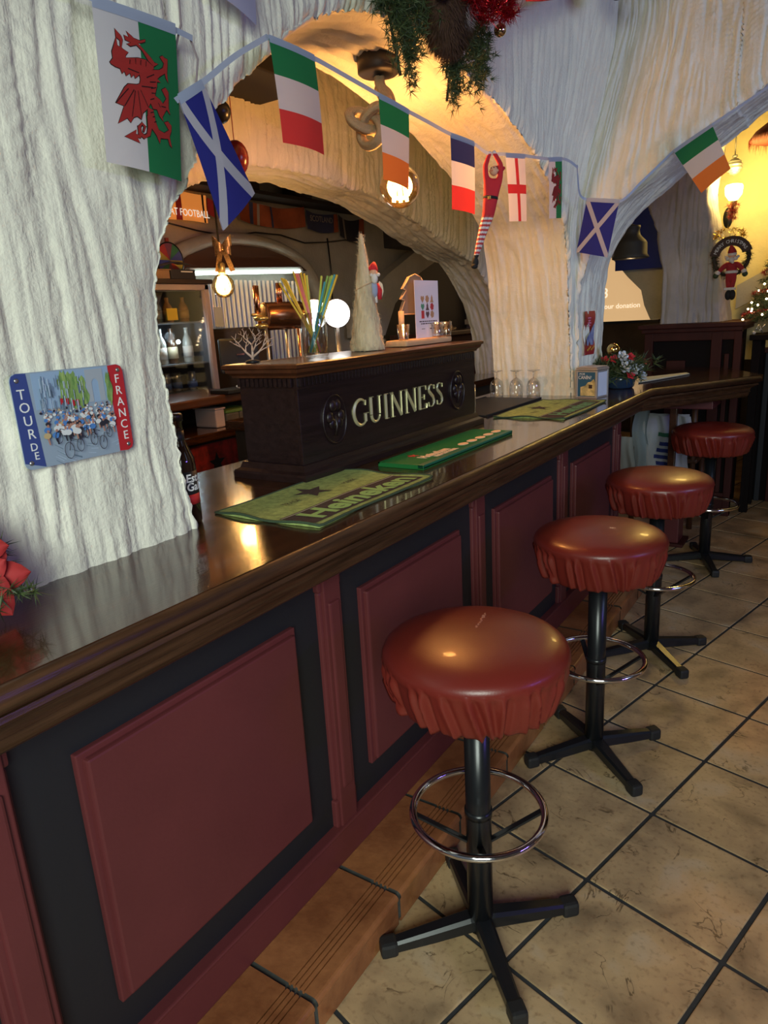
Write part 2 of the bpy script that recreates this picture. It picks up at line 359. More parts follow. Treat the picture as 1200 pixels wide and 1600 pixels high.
w1 = arch_wall('wall_left', prof1, out1, 0.40, place1, PL, ns=900, nt=190, nd=54, seed=3, flip=1, amp=.9, power=1.15, label='cream combed stucco arch wall standing on the bar counter')
prof3 = [(-1.125, 1.018), (-1.128, 1.3), (-1.125, 1.52), (-1.09, 1.66), (-1.03, 1.775), (-.945, 1.885), (-.84, 1.975), (-.728, 2.05), (-.546, 2.157), (-.394, 2.246), (-.2, 2.33), (.1, 2.40), (.45, 2.42), (.8, 2.36), (1.1, 2.2), (1.3, 1.95), (1.4, 1.6), (1.42, 1.0), (1.42, 0.004)]
out3 = [(-1.16, 1.018), (-1.16, 1.3), (-1.16, 1.6), (-1.16, 1.85), (-1.16, 2.1), (-1.16, 2.35), (-1.16, 2.6), (-1.16, 2.8), (-1.16, 3.0), (-.8, 3.0), (-.4, 3.0), (0, 3.0), (.45, 3.0), (1, 3.0), (1.8, 3.0), (1.8, 2.5), (1.8, 2), (1.8, 1), (1.8, .004)]
def place3(a, z, d): return (a + np.where(a < -.5, corner(z)*ss((-.35-a)/.78), 0), 3.385 + d, z)
arch_wall('wall_end', prof3, out3, 0.40, place3, PL, ns=700, nt=180, nd=56, seed=21, flip=1, amp=1.25, label='cream combed stucco arch wall at the end of the bar')
prof2 = [(1.15, 1.0), (1.3, 1.35), (1.55, 1.66), (1.72, 1.80), (1.895, 1.932), (2.073, 2.001), (2.242, 2.043), (2.402, 2.069), (2.608, 2.078), (2.812, 2.066), (3.062, 2.05), (3.241, 2.028), (3.519, 1.966), (3.689, 1.912), (3.952, 1.841), (4.066, 1.815), (4.283, 1.762), (4.44, 1.66), (4.7, 1.35), (4.8, 1.0)]
out2 = [(.0, 1.0), (.0, 1.5), (.0, 2), (.0, 2.5), (.0, 3), (.5, 3), (1, 3), (1.5, 3), (2, 3), (2.4, 3), (2.8, 3), (3.2, 3), (3.6, 3), (4, 3), (4.4, 3), (5.2, 3), (5.2, 2.5), (5.2, 2), (5.2, 1.5), (5.2, 1)]
def place2(a, z, d): return (-2.1 - d, a, z)
arch_wall('wall_inner', prof2, out2, 0.24, place2, PL, ns=640, nt=130, nd=30, seed=33, flip=1, amp=1.5, label='second stucco arch inside the bar, in warm shade')
bk = lambda u, v: np.stack([-3.42 + .05*stucco(u*6, v*2, 60, 3.0), u*9.5-1.2, v*3], -1)
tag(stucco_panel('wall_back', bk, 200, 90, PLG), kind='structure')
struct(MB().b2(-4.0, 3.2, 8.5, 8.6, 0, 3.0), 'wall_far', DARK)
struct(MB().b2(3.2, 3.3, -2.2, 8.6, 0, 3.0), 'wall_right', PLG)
struct(MB().b2(-3.6, 3.3, -2.2, 8.6, 3.0, 3.08), 'ceiling', mat('dim_ceiling', (.20, .16, .12), .9))
struct(MB().b2(-2.30, -1.80, 1.95, 2.36, 2.275, 2.35, .006), 'trim_1', mat('black_beam', (.012, .010, .009), .7))
struct(MB().b2(-2.12, -1.55, 1.2, 1.9, 2.42, 2.5, .006), 'trim_2', DARK)

# ------------------------------------------------------------------ bar front
ZT = 1.02
bar = thing('bar_counter', 'long bar counter front, black boards with raised oxblood panels and stiles', 'bar', (-1.0, 1.9, 0))
MB().b2(-1.03, -.990, -.4, 3.66, .0, .895, .002).obj('backing_board', BLACK, bar)
MB().b2(-1.0, -.966, -.4, 3.66, .0905, .192, .006).b2(-1.0, -.962, -.4, 3.66, .184, .194, .004).obj('bottom_rail', RED, bar)
def stile(y0, y1):
    m = MB(); m.b2(-1.0, -.968, y0+.012, y1-.012, .19, .895, .003)
    ym = (y0+y1)/2
    m.b2(-1.0, -.962, y0+.024, y1-.024, .30, .80, .005); m.b2(-1.0, -.974, y0, y1, .19, .27, .006); m.b2(-1.0, -.974, y0, y1, .83, .895, .006); m.b2(-1.0, -.978, y0+.004, y1-.004, .27, .83, .006)
    return m
for y0, y1 in ((.335, .426), (1.152, 1.238), (1.948, 2.035), (2.755, 2.845), (3.56, 3.65)):
    stile(y0, y1).obj('stile', RED, bar)
for y0, y1 in ((.524, 1.065), (1.319, 1.859), (2.117, 2.665), (2.924, 3.47)):
    m = MB(); m.b2(-.992, -.978, y0, y1, .277, .784, .003); m.b2(-.985, -.966, y0+.012, y1-.012, .289, .772, .005)
    m.obj('raised_panel', RED, bar)
# worktop: slab and stepped moulding, one mitred length and the angled end
def sweep(prof, path):
    """prof (outward offset, z); path xy points, outward is to the right of travel"""
    P = []; k = len(path)
    for i in range(k):
        p = Vector(path[i]); a = (p-Vector(path[i-1])).normalized() if i else None; b = (Vector(path[i+1])-p).normalized() if i < k-1 else None
        na = Vector((a.y, -a.x)) if a else None; nb = Vector((b.y, -b.x)) if b else None
        if na and nb: n = (na+nb).normalized(); n = n/max(.3, n.dot(na))
        else: n = na or nb
        P.append([(p.x+n.x*o, p.y+n.y*o, z) for o, z in prof])
    return P
path = [(-.905, -.5), (-.905, 1.0), (-.905, 2.2), (-.905, 3.72), (-.50, 4.40), (-.70, 4.84)]
wt = thing('worktop', 'glossy dark varnished bar top with a moulded edge, angled at its far end', 'counter', (-1.2, 2, ZT))
poly = [(-.846, -.5), (-.846, 3.704), (-.418, 4.418), (-.68, 4.90), (-1.12, 5.05), (-1.60, 4.2), (-1.60, -.5)]
MB().prism(poly, (0, 0, ZT-.035), (1, 0, 0), (0, 1, 0), .035).obj('slab', WOOD, wt)
bull = [(.054, ZT-.0005)] + [(.054+.018*math.sin(t), ZT-.021+.0205*math.cos(t)) for t in np.linspace(0, PI, 9)] + [(0, ZT-.043)]
MB().grid(sweep(bull, path)).obj('bullnose_edge', EDGE, wt)
cove = [(0, ZT-.043), (.058, ZT-.044), (.060, ZT-.052), (.050, ZT-.056)] + [(.050-.028*math.sin(t), ZT-.058-.028*(1-math.cos(t))) for t in np.linspace(0, PI/2, 6)] + [(.026, ZT-.090), (.020, ZT-.094)] + \
       [(.020-.018*(1-math.cos(t)), ZT-.096-.026*math.sin(t)) for t in np.linspace(0, PI/2, 5)] + [(-.06, ZT-.124)]
MB().grid(sweep(cove, path), smooth=False).obj('cove_moulding', EDGE, wt)
# terracotta kick step
stp = thing('foot_step', 'terracotta tiled kick step running along the foot of the bar', 'step', (-.88, 1.9, 0))
MB().b2(-.988, -.800, -.3, 3.66, .0, .080, .004).obj('mortar_core', MORT, stp)
def step_tile(L):
    m = MB(); pr = [(-.985, .078), (-.985, .0895)]
    for g in range(4):
        x = -.866+g*.0125; pr += [(x-.0026, .0895), (x-.0020, .0835), (x+.0020, .0835), (x+.0026, .0895)]
    pr += [(-.806, .0900)] + [(-.801+.012*math.sin(t), .078+.012*math.cos(t)) for t in np.linspace(.2, PI*.75, 7)] + [(-.7925, .066), (-.7925, .004), (-.806, .004)]
    P = [[(x, y, z) for x, z in pr] for y in (-L/2, L/2)]
    m.grid(P, smooth=False); return m
sm_ = step_tile(.311)
proto = sm_.obj('step_tile', TERRA); sme = proto.data; bpy.data.objects.remove(proto)
for k in range(-4, 9):
    y = .816+.3222*k+.161
    if y > 3.6: continue
    o = bpy.data.objects.new('step_tile', sme); COL.objects.link(o); o.parent = stp; o.location = Vector((0, y, random.uniform(-.001, .001)))-stp.location

# ------------------------------------------------------------------ bar stools
def make_stool(label, pleat_seed=1):
    s = thing('bar_stool', label, 'stool', (0, 0, 0), 'bar stools along the bar')
    rg = np.random.default_rng(pleat_seed); n = 300; K = 30
    ang = np.sort((np.arange(K)+rg.uniform(-.28, .28, K))*2*PI/K); dep = rg.uniform(.35, 1.0, K); lean = rg.uniform(-.05, .16, K)
    def pleat(a, z):
        f = np.clip((.744-z)/.028, 0, 1)
        d = (a - (ang+lean*(.74-z)/.1) + PI) % (2*PI) - PI
        return f*(.0165*np.sum(dep*np.exp(-(d/.040)**2)*np.where(d > 0, 1, .55)) - .0130*np.sum(dep*np.exp(-((d-.075)/.034)**2)))
    P = []
    prof = [(.1960, .750), (.1985, .742), (.1990, .732), (.1975, .720), (.1945, .706), (.1905, .690), (.1855, .672), (.1800, .655), (.1750, .643), (.1700, .637), (.150, .636), (.03, .637)]
    for i in range(n):
        a = 2*PI*i/n; P.append([((r-(.006 if .3 > r > .16 and z < .74 else 0)+(pleat(a, z) if r > .16 else 0))*math.cos(a), (r-(.006 if .3 > r > .16 and z < .74 else 0)+(pleat(a, z) if r > .16 else 0))*math.sin(a), z) for r, z in prof])
    MB().grid(P, closed=True).obj('pleated_skirt', VINYL, s)
    dome = [(0, .7905), (.04, .7900), (.08, .7880), (.115, .7845), (.145, .7795), (.168, .7735), (.184, .7660), (.1935, .7575), (.1975, .7480), (.1965, .7400)]
    MB().lathe(dome, n=72).obj('seat_cushion', VINYL, s)
    MB().lathe([(.0, .62), (.10, .62), (.10, .635), (.0, .635)], n=32).obj('seat_plate', BMET, s)
    MB().lathe([(.0295, .02), (.0295, .34), (.0285, .345), (.0285, .63)], n=28).lathe([(.0315, .335), (.0315, .352)], n=28).obj('post', BMET, s)
    MB().tube([(.148*math.cos(t), .148*math.sin(t), .345) for t in np.linspace(0, 2*PI, 72, endpoint=False)], .0088, 12, closed=True).obj('foot_ring', CHROME, s)
    for k in range(4):
        a = k*PI/2+.55; u = Vector((math.cos(a), math.sin(a), 0)); z = Vector((0, 0, 1))
        p, q = u*.022+z*.262, u*.146+z*.340; d = (q-p).normalized(); R = Matrix((d, z.cross(d).normalized(), d.cross(z.cross(d)).normalized())).transposed()
        MB().box((p+q)/2, ((q-p).length, .016, .006), .002, R).obj('brace', BMET, s)
    for k in range(4):
        a = PI/4+k*PI/2; u = Vector((math.cos(a), math.sin(a), 0)); v = Vector((-u.y, u.x, 0)); rows = []
        for x, w, zt, zb in ((.0, .021, .063, .022), (.03, .021, .062, .020), (.12, .0185, .050, .012), (.210, .0155, .038, .0065)):
            h = zt-zb; c = .35*min(w, h)
            sec = [(-w, zb+c), (-w+c, zb), (w-c, zb), (w, zb+c), (w, zt-c), (w-c, zt), (-w+c, zt), (-w, zt-c)]
            rows.append([u*x+v*y+Vector((0, 0, z)) for y, z in sec] )
        m = MB()
        for i in range(3):
            for j in range(8):
                j2 = (j+1) % 8; m.add([rows[i][j], rows[i][j2], rows[i+1][j2], rows[i+1][j]], [(0, 1, 2, 3)])
        m.add(rows[-1], [tuple(range(8))])
        lg = m.obj('leg', BMET, s)
        R = Matrix((u, v, Vector((0, 0, 1)))).transposed()
        MB().box(u*.226+Vector((0, 0, .0205)), (.042, .038, .039), .009, R).obj('foot_cap', RUBB, lg)
    return s
st1 = make_stool('nearest oxblood vinyl bar stool, with a small scuff on its seat top', 3)
m = MB(); zs = Vector((.02, .035, .7905))
for k in range(14):
    p = Vector((.835, .547, 0))*(.006+.0024*k+random.uniform(-.002, .002))+Vector((-.56, .83, 0))*(.015+.0055*k); r = p.length
    p.z = .7908-.0018*(r/.08)**2
    m.box(p, (.004+.004*random.random(), .0016+.002*random.random(), .0006), 0, Matrix.Rotation(random.random()*3, 3, 'Z'))
m.obj('scuff', mat('scuffed_vinyl', (.42, .17, .12), .7), st1)
st1.location = (-.612, 1.216, 0); st1.rotation_euler = (0, 0, 0)
labels = ['second oxblood bar stool from the camera, just behind the nearest', 'third oxblood bar stool, third from the near end of the bar', 'farthest oxblood bar stool, under the angled end of the bar']
for (x, y, rz, sc), lb in zip(((-.599, 2.05, .06, 1.0), (-.606, 2.861, -.03, 1.02), (-.607, 4.10, -.38, 1.03)), labels):
    o = dup(st1, (x, y, 0), rz, lb); o.scale = (sc, sc, 1)
    for c in list(o.children):
        if c.name.startswith('scuff'): bpy.data.objects.remove(c)
# ------------------------------------------------------------------ GUINNESS box on the bar
sg = thing('tap_box', 'dark wooden box sign with gilt GUINNESS lettering standing on the bar', 'sign', (-1.32, 1.95, ZT))
SX = -1.203
MB().b2(-1.415, SX-.006, 1.415, 2.432, ZT+.02, 1.30).obj('carcass', SIGNW, sg)
MB().b2(SX-.012, SX, 1.408, 2.438, ZT+.03, 1.30, .002).obj('front_board', SIGNW, sg)
pr = [(.0, ZT+.045), (.006, ZT+.044), (.010, ZT+.034), (.012, ZT+.028), (.024, ZT+.022), (.026, ZT+.016), (.026, ZT+.0005)]
loop = [(-1.428, 1.408), (SX, 1.408), (SX, 2.438), (-1.428, 2.438)]
def ringsweep(m, prof, x0, x1, y0, y1):
    P = [[(x0-o, y0-o, z) for o, z in prof], [(x1+o, y0-o, z) for o, z in prof], [(x1+o, y1+o, z) for o, z in prof], [(x0-o, y1+o, z) for o, z in prof]]
    return m.grid(P, smooth=False, closed=True)
ringsweep(MB(), pr, -1.416, SX, 1.408, 2.438).b2(-1.415, SX, 1.41, 2.436, ZT+.0005, ZT+.04).obj('plinth', SIGNW, sg)
pr = [(.0, 1.295), (.008, 1.296), (.010, 1.302), (.020, 1.310), (.022, 1.318), (.028, 1.322), (.028, 1.330), (.022, 1.333), (-.02, 1.333)]
ringsweep(MB(), pr, -1.416, SX, 1.408, 2.438).b2(-1.40, SX-.01, 1.42, 2.42, 1.30, 1.3325).obj('cornice', CORN, sg)
m = MB()
for y in np.arange(1.414, 2.436, .0165): m.b2(SX-.002, SX+.007, y, y+.0105, 1.272, 1.294, .0012)
for x in np.arange(-1.41, SX-.01, .0165): m.b2(x, x+.0105, 1.401, 1.41, 1.272, 1.294, .0012)
m.b2(SX-.002, SX+.003, 1.408, 2.438, 1.266, 1.272); tag(m.obj('dentil_moulding', SIGNW, sg), kind='stuff')
def medal(yc, zc, nm):
    m = MB(); ov = [(.056*math.cos(t), .070*math.sin(t)) for t in np.linspace(0, 2*PI, 36, endpoint=False)]
    m.prism(ov, (SX, yc, zc), (0, 1, 0), (0, 0, 1), .003)
    m.tube([(SX+.004, yc+.053*math.cos(t), zc+.067*math.sin(t)) for t in np.linspace(0, 2*PI, 36, endpoint=False)], .0035, 6, closed=True)
    for a in (PI/2, PI/2+2.1, PI/2-2.1):
        for s in (-1, 1):
            b = a+s*.38; m.ball((SX+.006, yc+.026*math.cos(b), zc+.012+.028*math.sin(b)), (.008, .015, .017), n=12)
    m.tube([(SX+.006, yc, zc+.012), (SX+.007, yc+.004, zc-.02), (SX+.006, yc-.004, zc-.045)], .005, 6)
    m.obj('shamrock_medallion', SIGNW, sg)
medal(1.553, 1.168, 'a'); medal(2.292, 1.166, 'b')
# serif capitals drawn as strokes (x, y, half width) in a unit-high cell
def arc(cx, cy, rx, ry, a0, a1, n=14, w0=.03, w1=.03, wm=None):
    out = []
    for k in range(n+1):
        t = k/n; a = math.radians(a0+(a1-a0)*t); wm_ = wm if wm is not None else max(w0, w1); w = w0*(1-t)+w1*t+(wm_-(w0+w1)/2)*math.sin(PI*t)
        out.append((cx+rx*math.cos(a), cy+ry*math.sin(a), w))
    return out
TH, TN = .068, .024
def ser(x, y, w=.13): return [(x-w, y, .018), (x+w, y, .018)]
GL = {'G': (.86, [arc(.44, .5, .37, .48, 52, 308, 26, .03, .03, .075), [(.70, .12, TH*.9), (.70, .42, TH*.9)], ser(.70, .43, .15), [(.68, .74, .012), (.70, .93, .035)]]),
      'U': (.84, [[(.17, .98, TH), (.17, .32, TH)], arc(.40, .30, .235, .285, 180, 350, 14, TH, TN, .05), [(.64, .30, TN), (.64, .98, TN)], ser(.17, .98), ser(.64, .98)]),
      'I': (.40, [[(.2, 0, TH), (.2, 1, TH)], ser(.2, .982), ser(.2, .018)]),
      'N': (.92, [[(.17, 0, TN), (.17, .97, TN)], [(.15, .98, TH), (.74, .02, TH)], [(.74, .02, TN), (.74, .98, TN)], ser(.12, .982, .12), ser(.17, .018), ser(.74, .982)]),
      'E': (.68, [[(.17, 0, TH), (.17, 1, TH)], [(.10, .98, .02), (.58, .98, .02)], [(.10, .02, .02), (.60, .02, .02)], [(.17, .51, .018), (.46, .51, .018)], [(.575, .98, .018), (.595, .80, .008)], [(.595, .02, .018), (.62, .22, .008)], [(.46, .40, .01), (.46, .62, .01)], ser(.17, .982), ser(.17, .018)]),
      'S': (.62, [[(.50, .86, .012), (.43, .945, .02), (.30, .975, .028), (.18, .92, .04), (.13, .80, .055), (.18, .67, .068), (.30, .56, .075), (.43, .44, .072), (.50, .30, .06), (.49, .16, .05), (.40, .06, .032), (.28, .022, .025), (.16, .06, .02), (.10, .16, .012)], [(.505, .78, .012), (.50, .95, .012)], [(.095, .24, .012), (.11, .05, .012)]])}
def strokes(m, ch, o, r, u, sx, sy, d):
    o, r, u = Vector(o), Vector(r), Vector(u); n = r.cross(u)
    for st in GL[ch][1]:
        L_ = []; R_ = []
        for i, (x, y, w) in enumerate(st):
            a = st[max(i-1, 0)]; b = st[min(i+1, len(st)-1)]; t = Vector((b[0]-a[0], b[1]-a[1])); t.normalize(); q = Vector((-t.y, t.x))*w
            L_.append((x+q.x, y+q.y)); R_.append((x-q.x, y-q.y))
        P = []
        for (a, b), (c, e) in zip(L_, R_):
            pa = o+r*a*sx+u*b*sy; pb = o+r*c*sx+u*e*sy; P.append([pa, pa+n*d*.45, (pa+pb)/2+n*d, pb+n*d*.45, pb])
        m.grid(P, smooth=False)
x = 0; word = 'GUINNESS'; tot = sum(GL[c][0] for c in word)
for c in word:
    m = MB(); sx = .548/tot; strokes(m, c, (SX+.0004, 1.642+x, 1.130), (0, 1, 0), (0, 0, 1), sx, .078, .005); m.obj('letter', LETT, sg); x += GL[c][0]*sx
# ------------------------------------------------------------------ bar towels and drip mat
GRN = mat('green_towelling', (0.32, 0.42, 0.13), 0.95, var=0.25, vscale=60, bump=0.6, bscale=400)
GRNL = mat('pale_green_print', (0.32, 0.54, 0.17), 0.95, bump=0.5, bscale=400)
GRNT = mat('teal_green_print', (0.13, 0.33, 0.17), 0.95, bump=0.5, bscale=400)
TBR = mat('brown_black_print', (0.050, 0.030, 0.028), 0.95, var=.2, vscale=60, bump=0.5, bscale=400)
HEM = mat('towel_hem', (0.045, 0.075, 0.040), 0.95, bump=0.5, bscale=300); LINE = mat('grey_print', (.36, .36, .30), .95)
def star(r, n=5, q=.42, sx=1.0):
    return [((r if k % 2 == 0 else r*q)*math.sin(k*PI/n)*sx, (r if k % 2 == 0 else r*q)*math.cos(k*PI/n)) for k in range(2*n)]
def towel(label, x0, x1, y0, y1, rz, seed, letters):
    t = thing('bar_towel', label, 'bar towel', ((x0+x1)/2, (y0+y1)/2, ZT), 'green bar towels on the bar')
    w, l = x1-x0, y1-y0; R = Matrix.Rotation(rz, 3, 'Z'); C0 = Vector(((x0+x1)/2, (y0+y1)/2, ZT)); rg = np.random.default_rng(seed); ph = rg.uniform(0, 6, 4)
    def P(u, v, h=0.0):   # u 0..1 from far side of the bar to the customer side, v along the bar
        e = .0045*math.sin(v*7+ph[0])*(1 if u > .5 else -1)*abs(2*u-1)**3; f = .004*math.sin(u*6+ph[1])*abs(2*v-1)**4
        z = .005 + .0015*math.sin(u*9+ph[2])*math.sin(v*8+ph[3]) + .005*max(0, abs(2*v-1)-.93)/.07*(.5+.5*math.sin(u*11+ph[2]))
        return C0 + R @ Vector(((u-.5)*w+e, (v-.5)*l+f, z+h))
    def zone(name, ua, ub, va, vb, m, h, nu=10, nv=24):
        U = np.linspace(ua, ub, nu); V = np.linspace(va, vb, nv); top = [[P(u, v, h) for v in V] for u in U]
        return MB().grid(top).obj(name, m, t)
    b = MB(); U = np.linspace(0, 1, 20); V = np.linspace(0, 1, 30); b.grid([[P(u, v, 0) for v in V] for u in U])
    rim = [(u, 0) for u in U] + [(1, v) for v in V[1:]] + [(u, 1) for u in U[::-1][1:]] + [(0, v) for v in V[::-1][1:-1]]
    b.grid([[P(u, v, 0), P(u, v, 0)-Vector((0, 0, P(u, v, 0).z-ZT-.0008))] for u, v in rim], closed=True); b.obj('cloth', GRN, t)
    hm = MB().tube([P(u, v, -.001) for u, v in rim], .0032, 6, closed=True); hm.obj('hem', HEM, t)
    zone('dark_band', .615, .94, .03, .97, TBR, .0007); zone('white_line', .632, .645, .03, .97, LINE, .0014, 3, 24)
    def flat(poly, uc, vc, name, m, h=.0014):
        tr = tessellate_polygon([[Vector((a, b_, 0)) for a, b_ in poly]])
        MB().add([P(uc-b_/w, vc+a/l, h) for a, b_ in poly], [tuple(k) for k in tr]).obj(name, m, t)
    flat(star(.055), .30, .50, 'star', TBR)
    def word(txt, uc, vc, size, name, m, width, bold=0, shear=0):
        vs, fs = text_verts(txt, size, 0, shear, bold); sx = width/(max(v.x for v in vs)-min(v.x for v in vs))
        MB().add([P(uc-v.y/w, vc+v.x*sx/l, .0018) for v in vs], fs).obj(name, m, t)
    word('TRADE', .40, .27, .024, 'small_word', TBR, .062); word('MARK', .40, .75, .024, 'small_word', TBR, .055)
    word('Heineken', .80, .52, .098, 'brand_word', letters, .40, .0035, 0)
    return t
towel('near green bar towel with a dark star, creased beside the Guinness box', -1.190, -.897, 1.070, 1.552, 0.005, 2, GRNL)
towel('far green bar towel with a dark star, beside the napkin holder', -1.205, -.905, 2.605, 3.150, 0.0, 5, GRNT)
MG = mat('green_rubber', (0.012, 0.150, 0.035), 0.45); MG2 = mat('green_rubber_teal', (0.010, 0.13, 0.075), 0.45); MPK = mat('peach_print', (.75, .55, .38), .6)
bm_ = thing('drip_mat', 'bright green ribbed rubber bar mat with peach lettering', 'bar mat', (-1.045, 1.945, ZT))
mx0, mx1, my0, my1 = -1.122, -.970, 1.640, 2.255
MB().b2(mx0, mx1, my0, my1, ZT, ZT+.009, .002).b2(mx0, mx0+.006, my0, my1, ZT+.009, ZT+.013).b2(mx0, mx1, my0, my0+.006, ZT+.009, ZT+.013).b2(mx0, mx1, my1-.006, my1, ZT+.009, ZT+.013).obj('base', MG, bm_)
MB().b2(mx1-.020, mx1, my0, my1, ZT+.002, ZT+.014, .002).obj('front_lip', MG2, bm_)
m = MB(); k = 0
for y in np.arange(my0+.01, my1-.012, .0085):
    m.b2(mx0+.008, mx1-.022, y, y+.0042, ZT+.009, ZT+.0125)
tag(m.obj('rib', MG, bm_), kind='stuff')
m = MB(); add_text(m, 'Heineken', (-1.030, 1.810, ZT+.0132), (0, 1, 0), (-1, 0, 0), .040, .155, .0005, bold=.002); m.obj('brand_word', MPK, bm_)
m = MB(); add_text(m, 'PREMIUM BEER', (-1.003, 1.835, ZT+.0132), (0, 1, 0), (-1, 0, 0), .020, .135, .0005, bold=.001); m.obj('small_word', MPK, bm_)
MB().prism(star(.019), (-1.072, 1.752, ZT+.0128), (0, 1, 0), (-1, 0, 0), .001).obj('red_star', mat('red_print', (.6, .02, .02), .6), bm_)
for k in range(5):
    y = 1.975+k*.062
    MB().prism([(.024*math.cos(t), .0155*math.sin(t)) for t in np.linspace(0, 2*PI, 20, endpoint=False)], (-1.018, y, ZT+.0126), (0, 1, 0), (-1, 0, 0), .0012).obj('oval_print', MPK, bm_)
dt = thing('drip_tray', 'flat black tray on the bar behind the far green towel', 'tray', (-1.38, 2.9, ZT))
MB().b2(-1.53, -1.235, 2.62, 3.22, ZT, ZT+.006, .002).obj('tray_base', mat('tray_black', (.010, .009, .009), .55), dt)
MB().b2(-1.242, -1.235, 2.62, 3.22, ZT, ZT+.009).b2(-1.53, -1.523, 2.62, 3.22, ZT, ZT+.009).obj('tray_rim', BLK, dt)

# ------------------------------------------------------------------ glasses, bottle, napkins, flowers on the bar
def inv_glass(label):
    g = thing('wine_glass', label, 'glass', (0, 0, 0), 'upturned glasses by the column')
    MB().lathe([(.030, 0), (.0315, .001), (.0335, .03), (.0335, .055), (.028, .078), (.012, .092), (.005, .096)], n=24).obj('bowl', GLASS, g)
    MB().lathe([(.0035, .094), (.0035, .118), (.005, .124), (.030, .130), (.031, .132), (.004, .1335), (0, .1335)], n=24).obj('foot', GLASS, g)
    MB().lathe([(.0318, .001), (.033, .001), (.033, .004), (.0318, .004)], n=24).obj('rim', mat('glass_rim', (.25, .25, .3), .1, .5), g)
    return g
g0 = inv_glass('upturned stem glass nearest the dark box, first of three by the column'); g0.location = (-1.475, 3.238, ZT+.002)
for (x, y), lb in zip(((-1.378, 3.252), (-1.292, 3.262)), ('upturned stem glass, middle of three by the column', 'upturned stem glass nearest the towel, last of three by the column')): dup(g0, (x, y, ZT+.002), .5, lb)
tl = thing('tall_glass', 'narrow tall glass with a coloured card inside, at the end of the dark box', 'glass', (-1.292, 2.575, ZT))
MB().lathe([(.0, .002), (.022, .002), (.023, .006), (.024, .135), (.0225, .135), (.021, .008), (0, .008)], (-1.292, 2.575, ZT), n=24).obj('glass_wall', GLASS, tl)
MB().box((-1.292, 2.575, ZT+.06), (.003, .026, .095), 0, Matrix.Rotation(.12, 3, 'X')).obj('card', mat('violet_card', (.25, .25, .65), .5, col2=(.8, .3, .35), vscale=26), tl)
bt = thing('beer_bottle', 'brown beer bottle with a black and red label half behind the left column', 'bottle', (-1.196, .995, ZT))
MB().lathe([(.0, .001), (.028, .001), (.0305, .006), (.0305, .128), (.029, .145), (.020, .168), (.0145, .185), (.0135, .222), (.0155, .224), (.0155, .236), (.012, .238), (0, .238)], (-1.196, .995, ZT), n=32).obj('glass_body', mat('brown_glass', (.020, .009, .006), .06, coat=.6), bt)
BLB = mat('bottle_label_black', (.012, .012, .014), .5); BLR = mat('bottle_label_red', (.55, .03, .03), .5)
MB().lathe([(.0309, .045), (.0309, .118)], (-1.196, .995, ZT), n=32).obj('label_body', BLB, bt)
MB().lathe([(.0311, .046), (.0311, .068)], (-1.196, .995, ZT), n=32).obj('label_band', BLR, bt)
MB().lathe([(.0150, .176), (.0143, .205)], (-1.196, .995, ZT), n=24).obj('neck_label', BLB, bt)
MB().lathe([(.0146, .172), (.0151, .176)], (-1.196, .995, ZT), n=24).lathe([(.0155, .168), (.0150, .176)], (-1.196, .995, ZT), n=24).obj('neck_band', BLR, bt)
MB().lathe([(.0160, .226), (.0160, .238), (.014, .241), (0, .241)], (-1.196, .995, ZT), n=24).obj('cap', mat('bottle_cap', (.03, .02, .02), .35, .6), bt)
m = MB()
for (tx, z) in (('Estrella', .103), ('Galicia', .084)):
    vs, fs = text_verts(tx, .024, 0, .1, .0006); c = Vector((-1.196, .995, ZT+z)); x0 = min(v.x for v in vs)
    m.add([c+Vector((.0314*math.cos(-.50+(v.x-x0)/.031), .0314*math.sin(-.50+(v.x-x0)/.031), v.y)) for v in vs], fs)
m.obj('label_letters', WHITE, bt)
# napkin holder
nh = thing('napkin_holder', 'square metal napkin holder with a blue and cream advert on its side', 'napkin holder', (-1.035, 3.34, ZT))
NB = Matrix.Rotation(-.20, 3, 'Z'); nc = Vector((-1.030, 3.335, ZT)); FR = mat('napkin_metal', (.62, .58, .55), .35, .6)
def nbx(m, c, d, bev=0): return m.box(nc+NB @ Vector(c), d, bev, NB)
m = MB()
for sx in (-1, 1):
    for sy in (-1, 1): nbx(m, (sx*.050, sy*.050, .0625), (.011, .011, .125), .002)
nbx(m, (0, 0, .003), (.108, .108, .006), .002); nbx(m, (0, 0, .122), (.108, .108, .007), .002); m.obj('frame', FR, nh)
m = MB(); nbx(m, (0, 0, .131), (.114, .114, .006), .002); nbx(m, (0, 0, .137), (.108, .112, .004), .001); nbx(m, (0, 0, .1415), (.100, .104, .003), .001); m.obj('lid', FR, nh)
m = MB(); nbx(m, (.051, 0, .0625), (.003, .086, .11)); m.obj('side_panel', mat('napkin_pale', (.70, .74, .85), .4), nh)
m = MB(); nbx(m, (0, -.050, .0625), (.088, .003, .112)); m.obj('advert_panel', mat('advert_blue', (.03, .11, .20), .4), nh)
def npt(a, z, h=.0525): return nc+NB @ Vector((a, -h, z))
nr = NB @ Vector((1, 0, 0))
m = MB(); m.prism([(-.030, 0), (.044, 0), (.044, .062), (.036, .078), (.022, .066), (.006, .062), (-.004, .048), (-.030, .040)], npt(0, .010), nr, (0, 0, 1), .0008); m.obj('advert_picture', mat('advert_cream', (.55, .45, .20), .5, var=.4, vscale=40), nh)
m = MB(); m.prism([(.012, .035), (.030, .035), (.030, .052), (.012, .052)], npt(0, .010, .0535), nr, (0, 0, 1), .0006); m.obj('advert_mark', TBR, nh)
m = MB(); add_text(m, 'POR', npt(-.022, .110, .0536), nr, (0, 0, 1), .014, .028, .0004); add_text(m, 'CANÍN?', npt(-.008, .094, .0536), nr, (0, 0, 1), .022, .066, .0004); m.obj('advert_words', WHITE, nh)
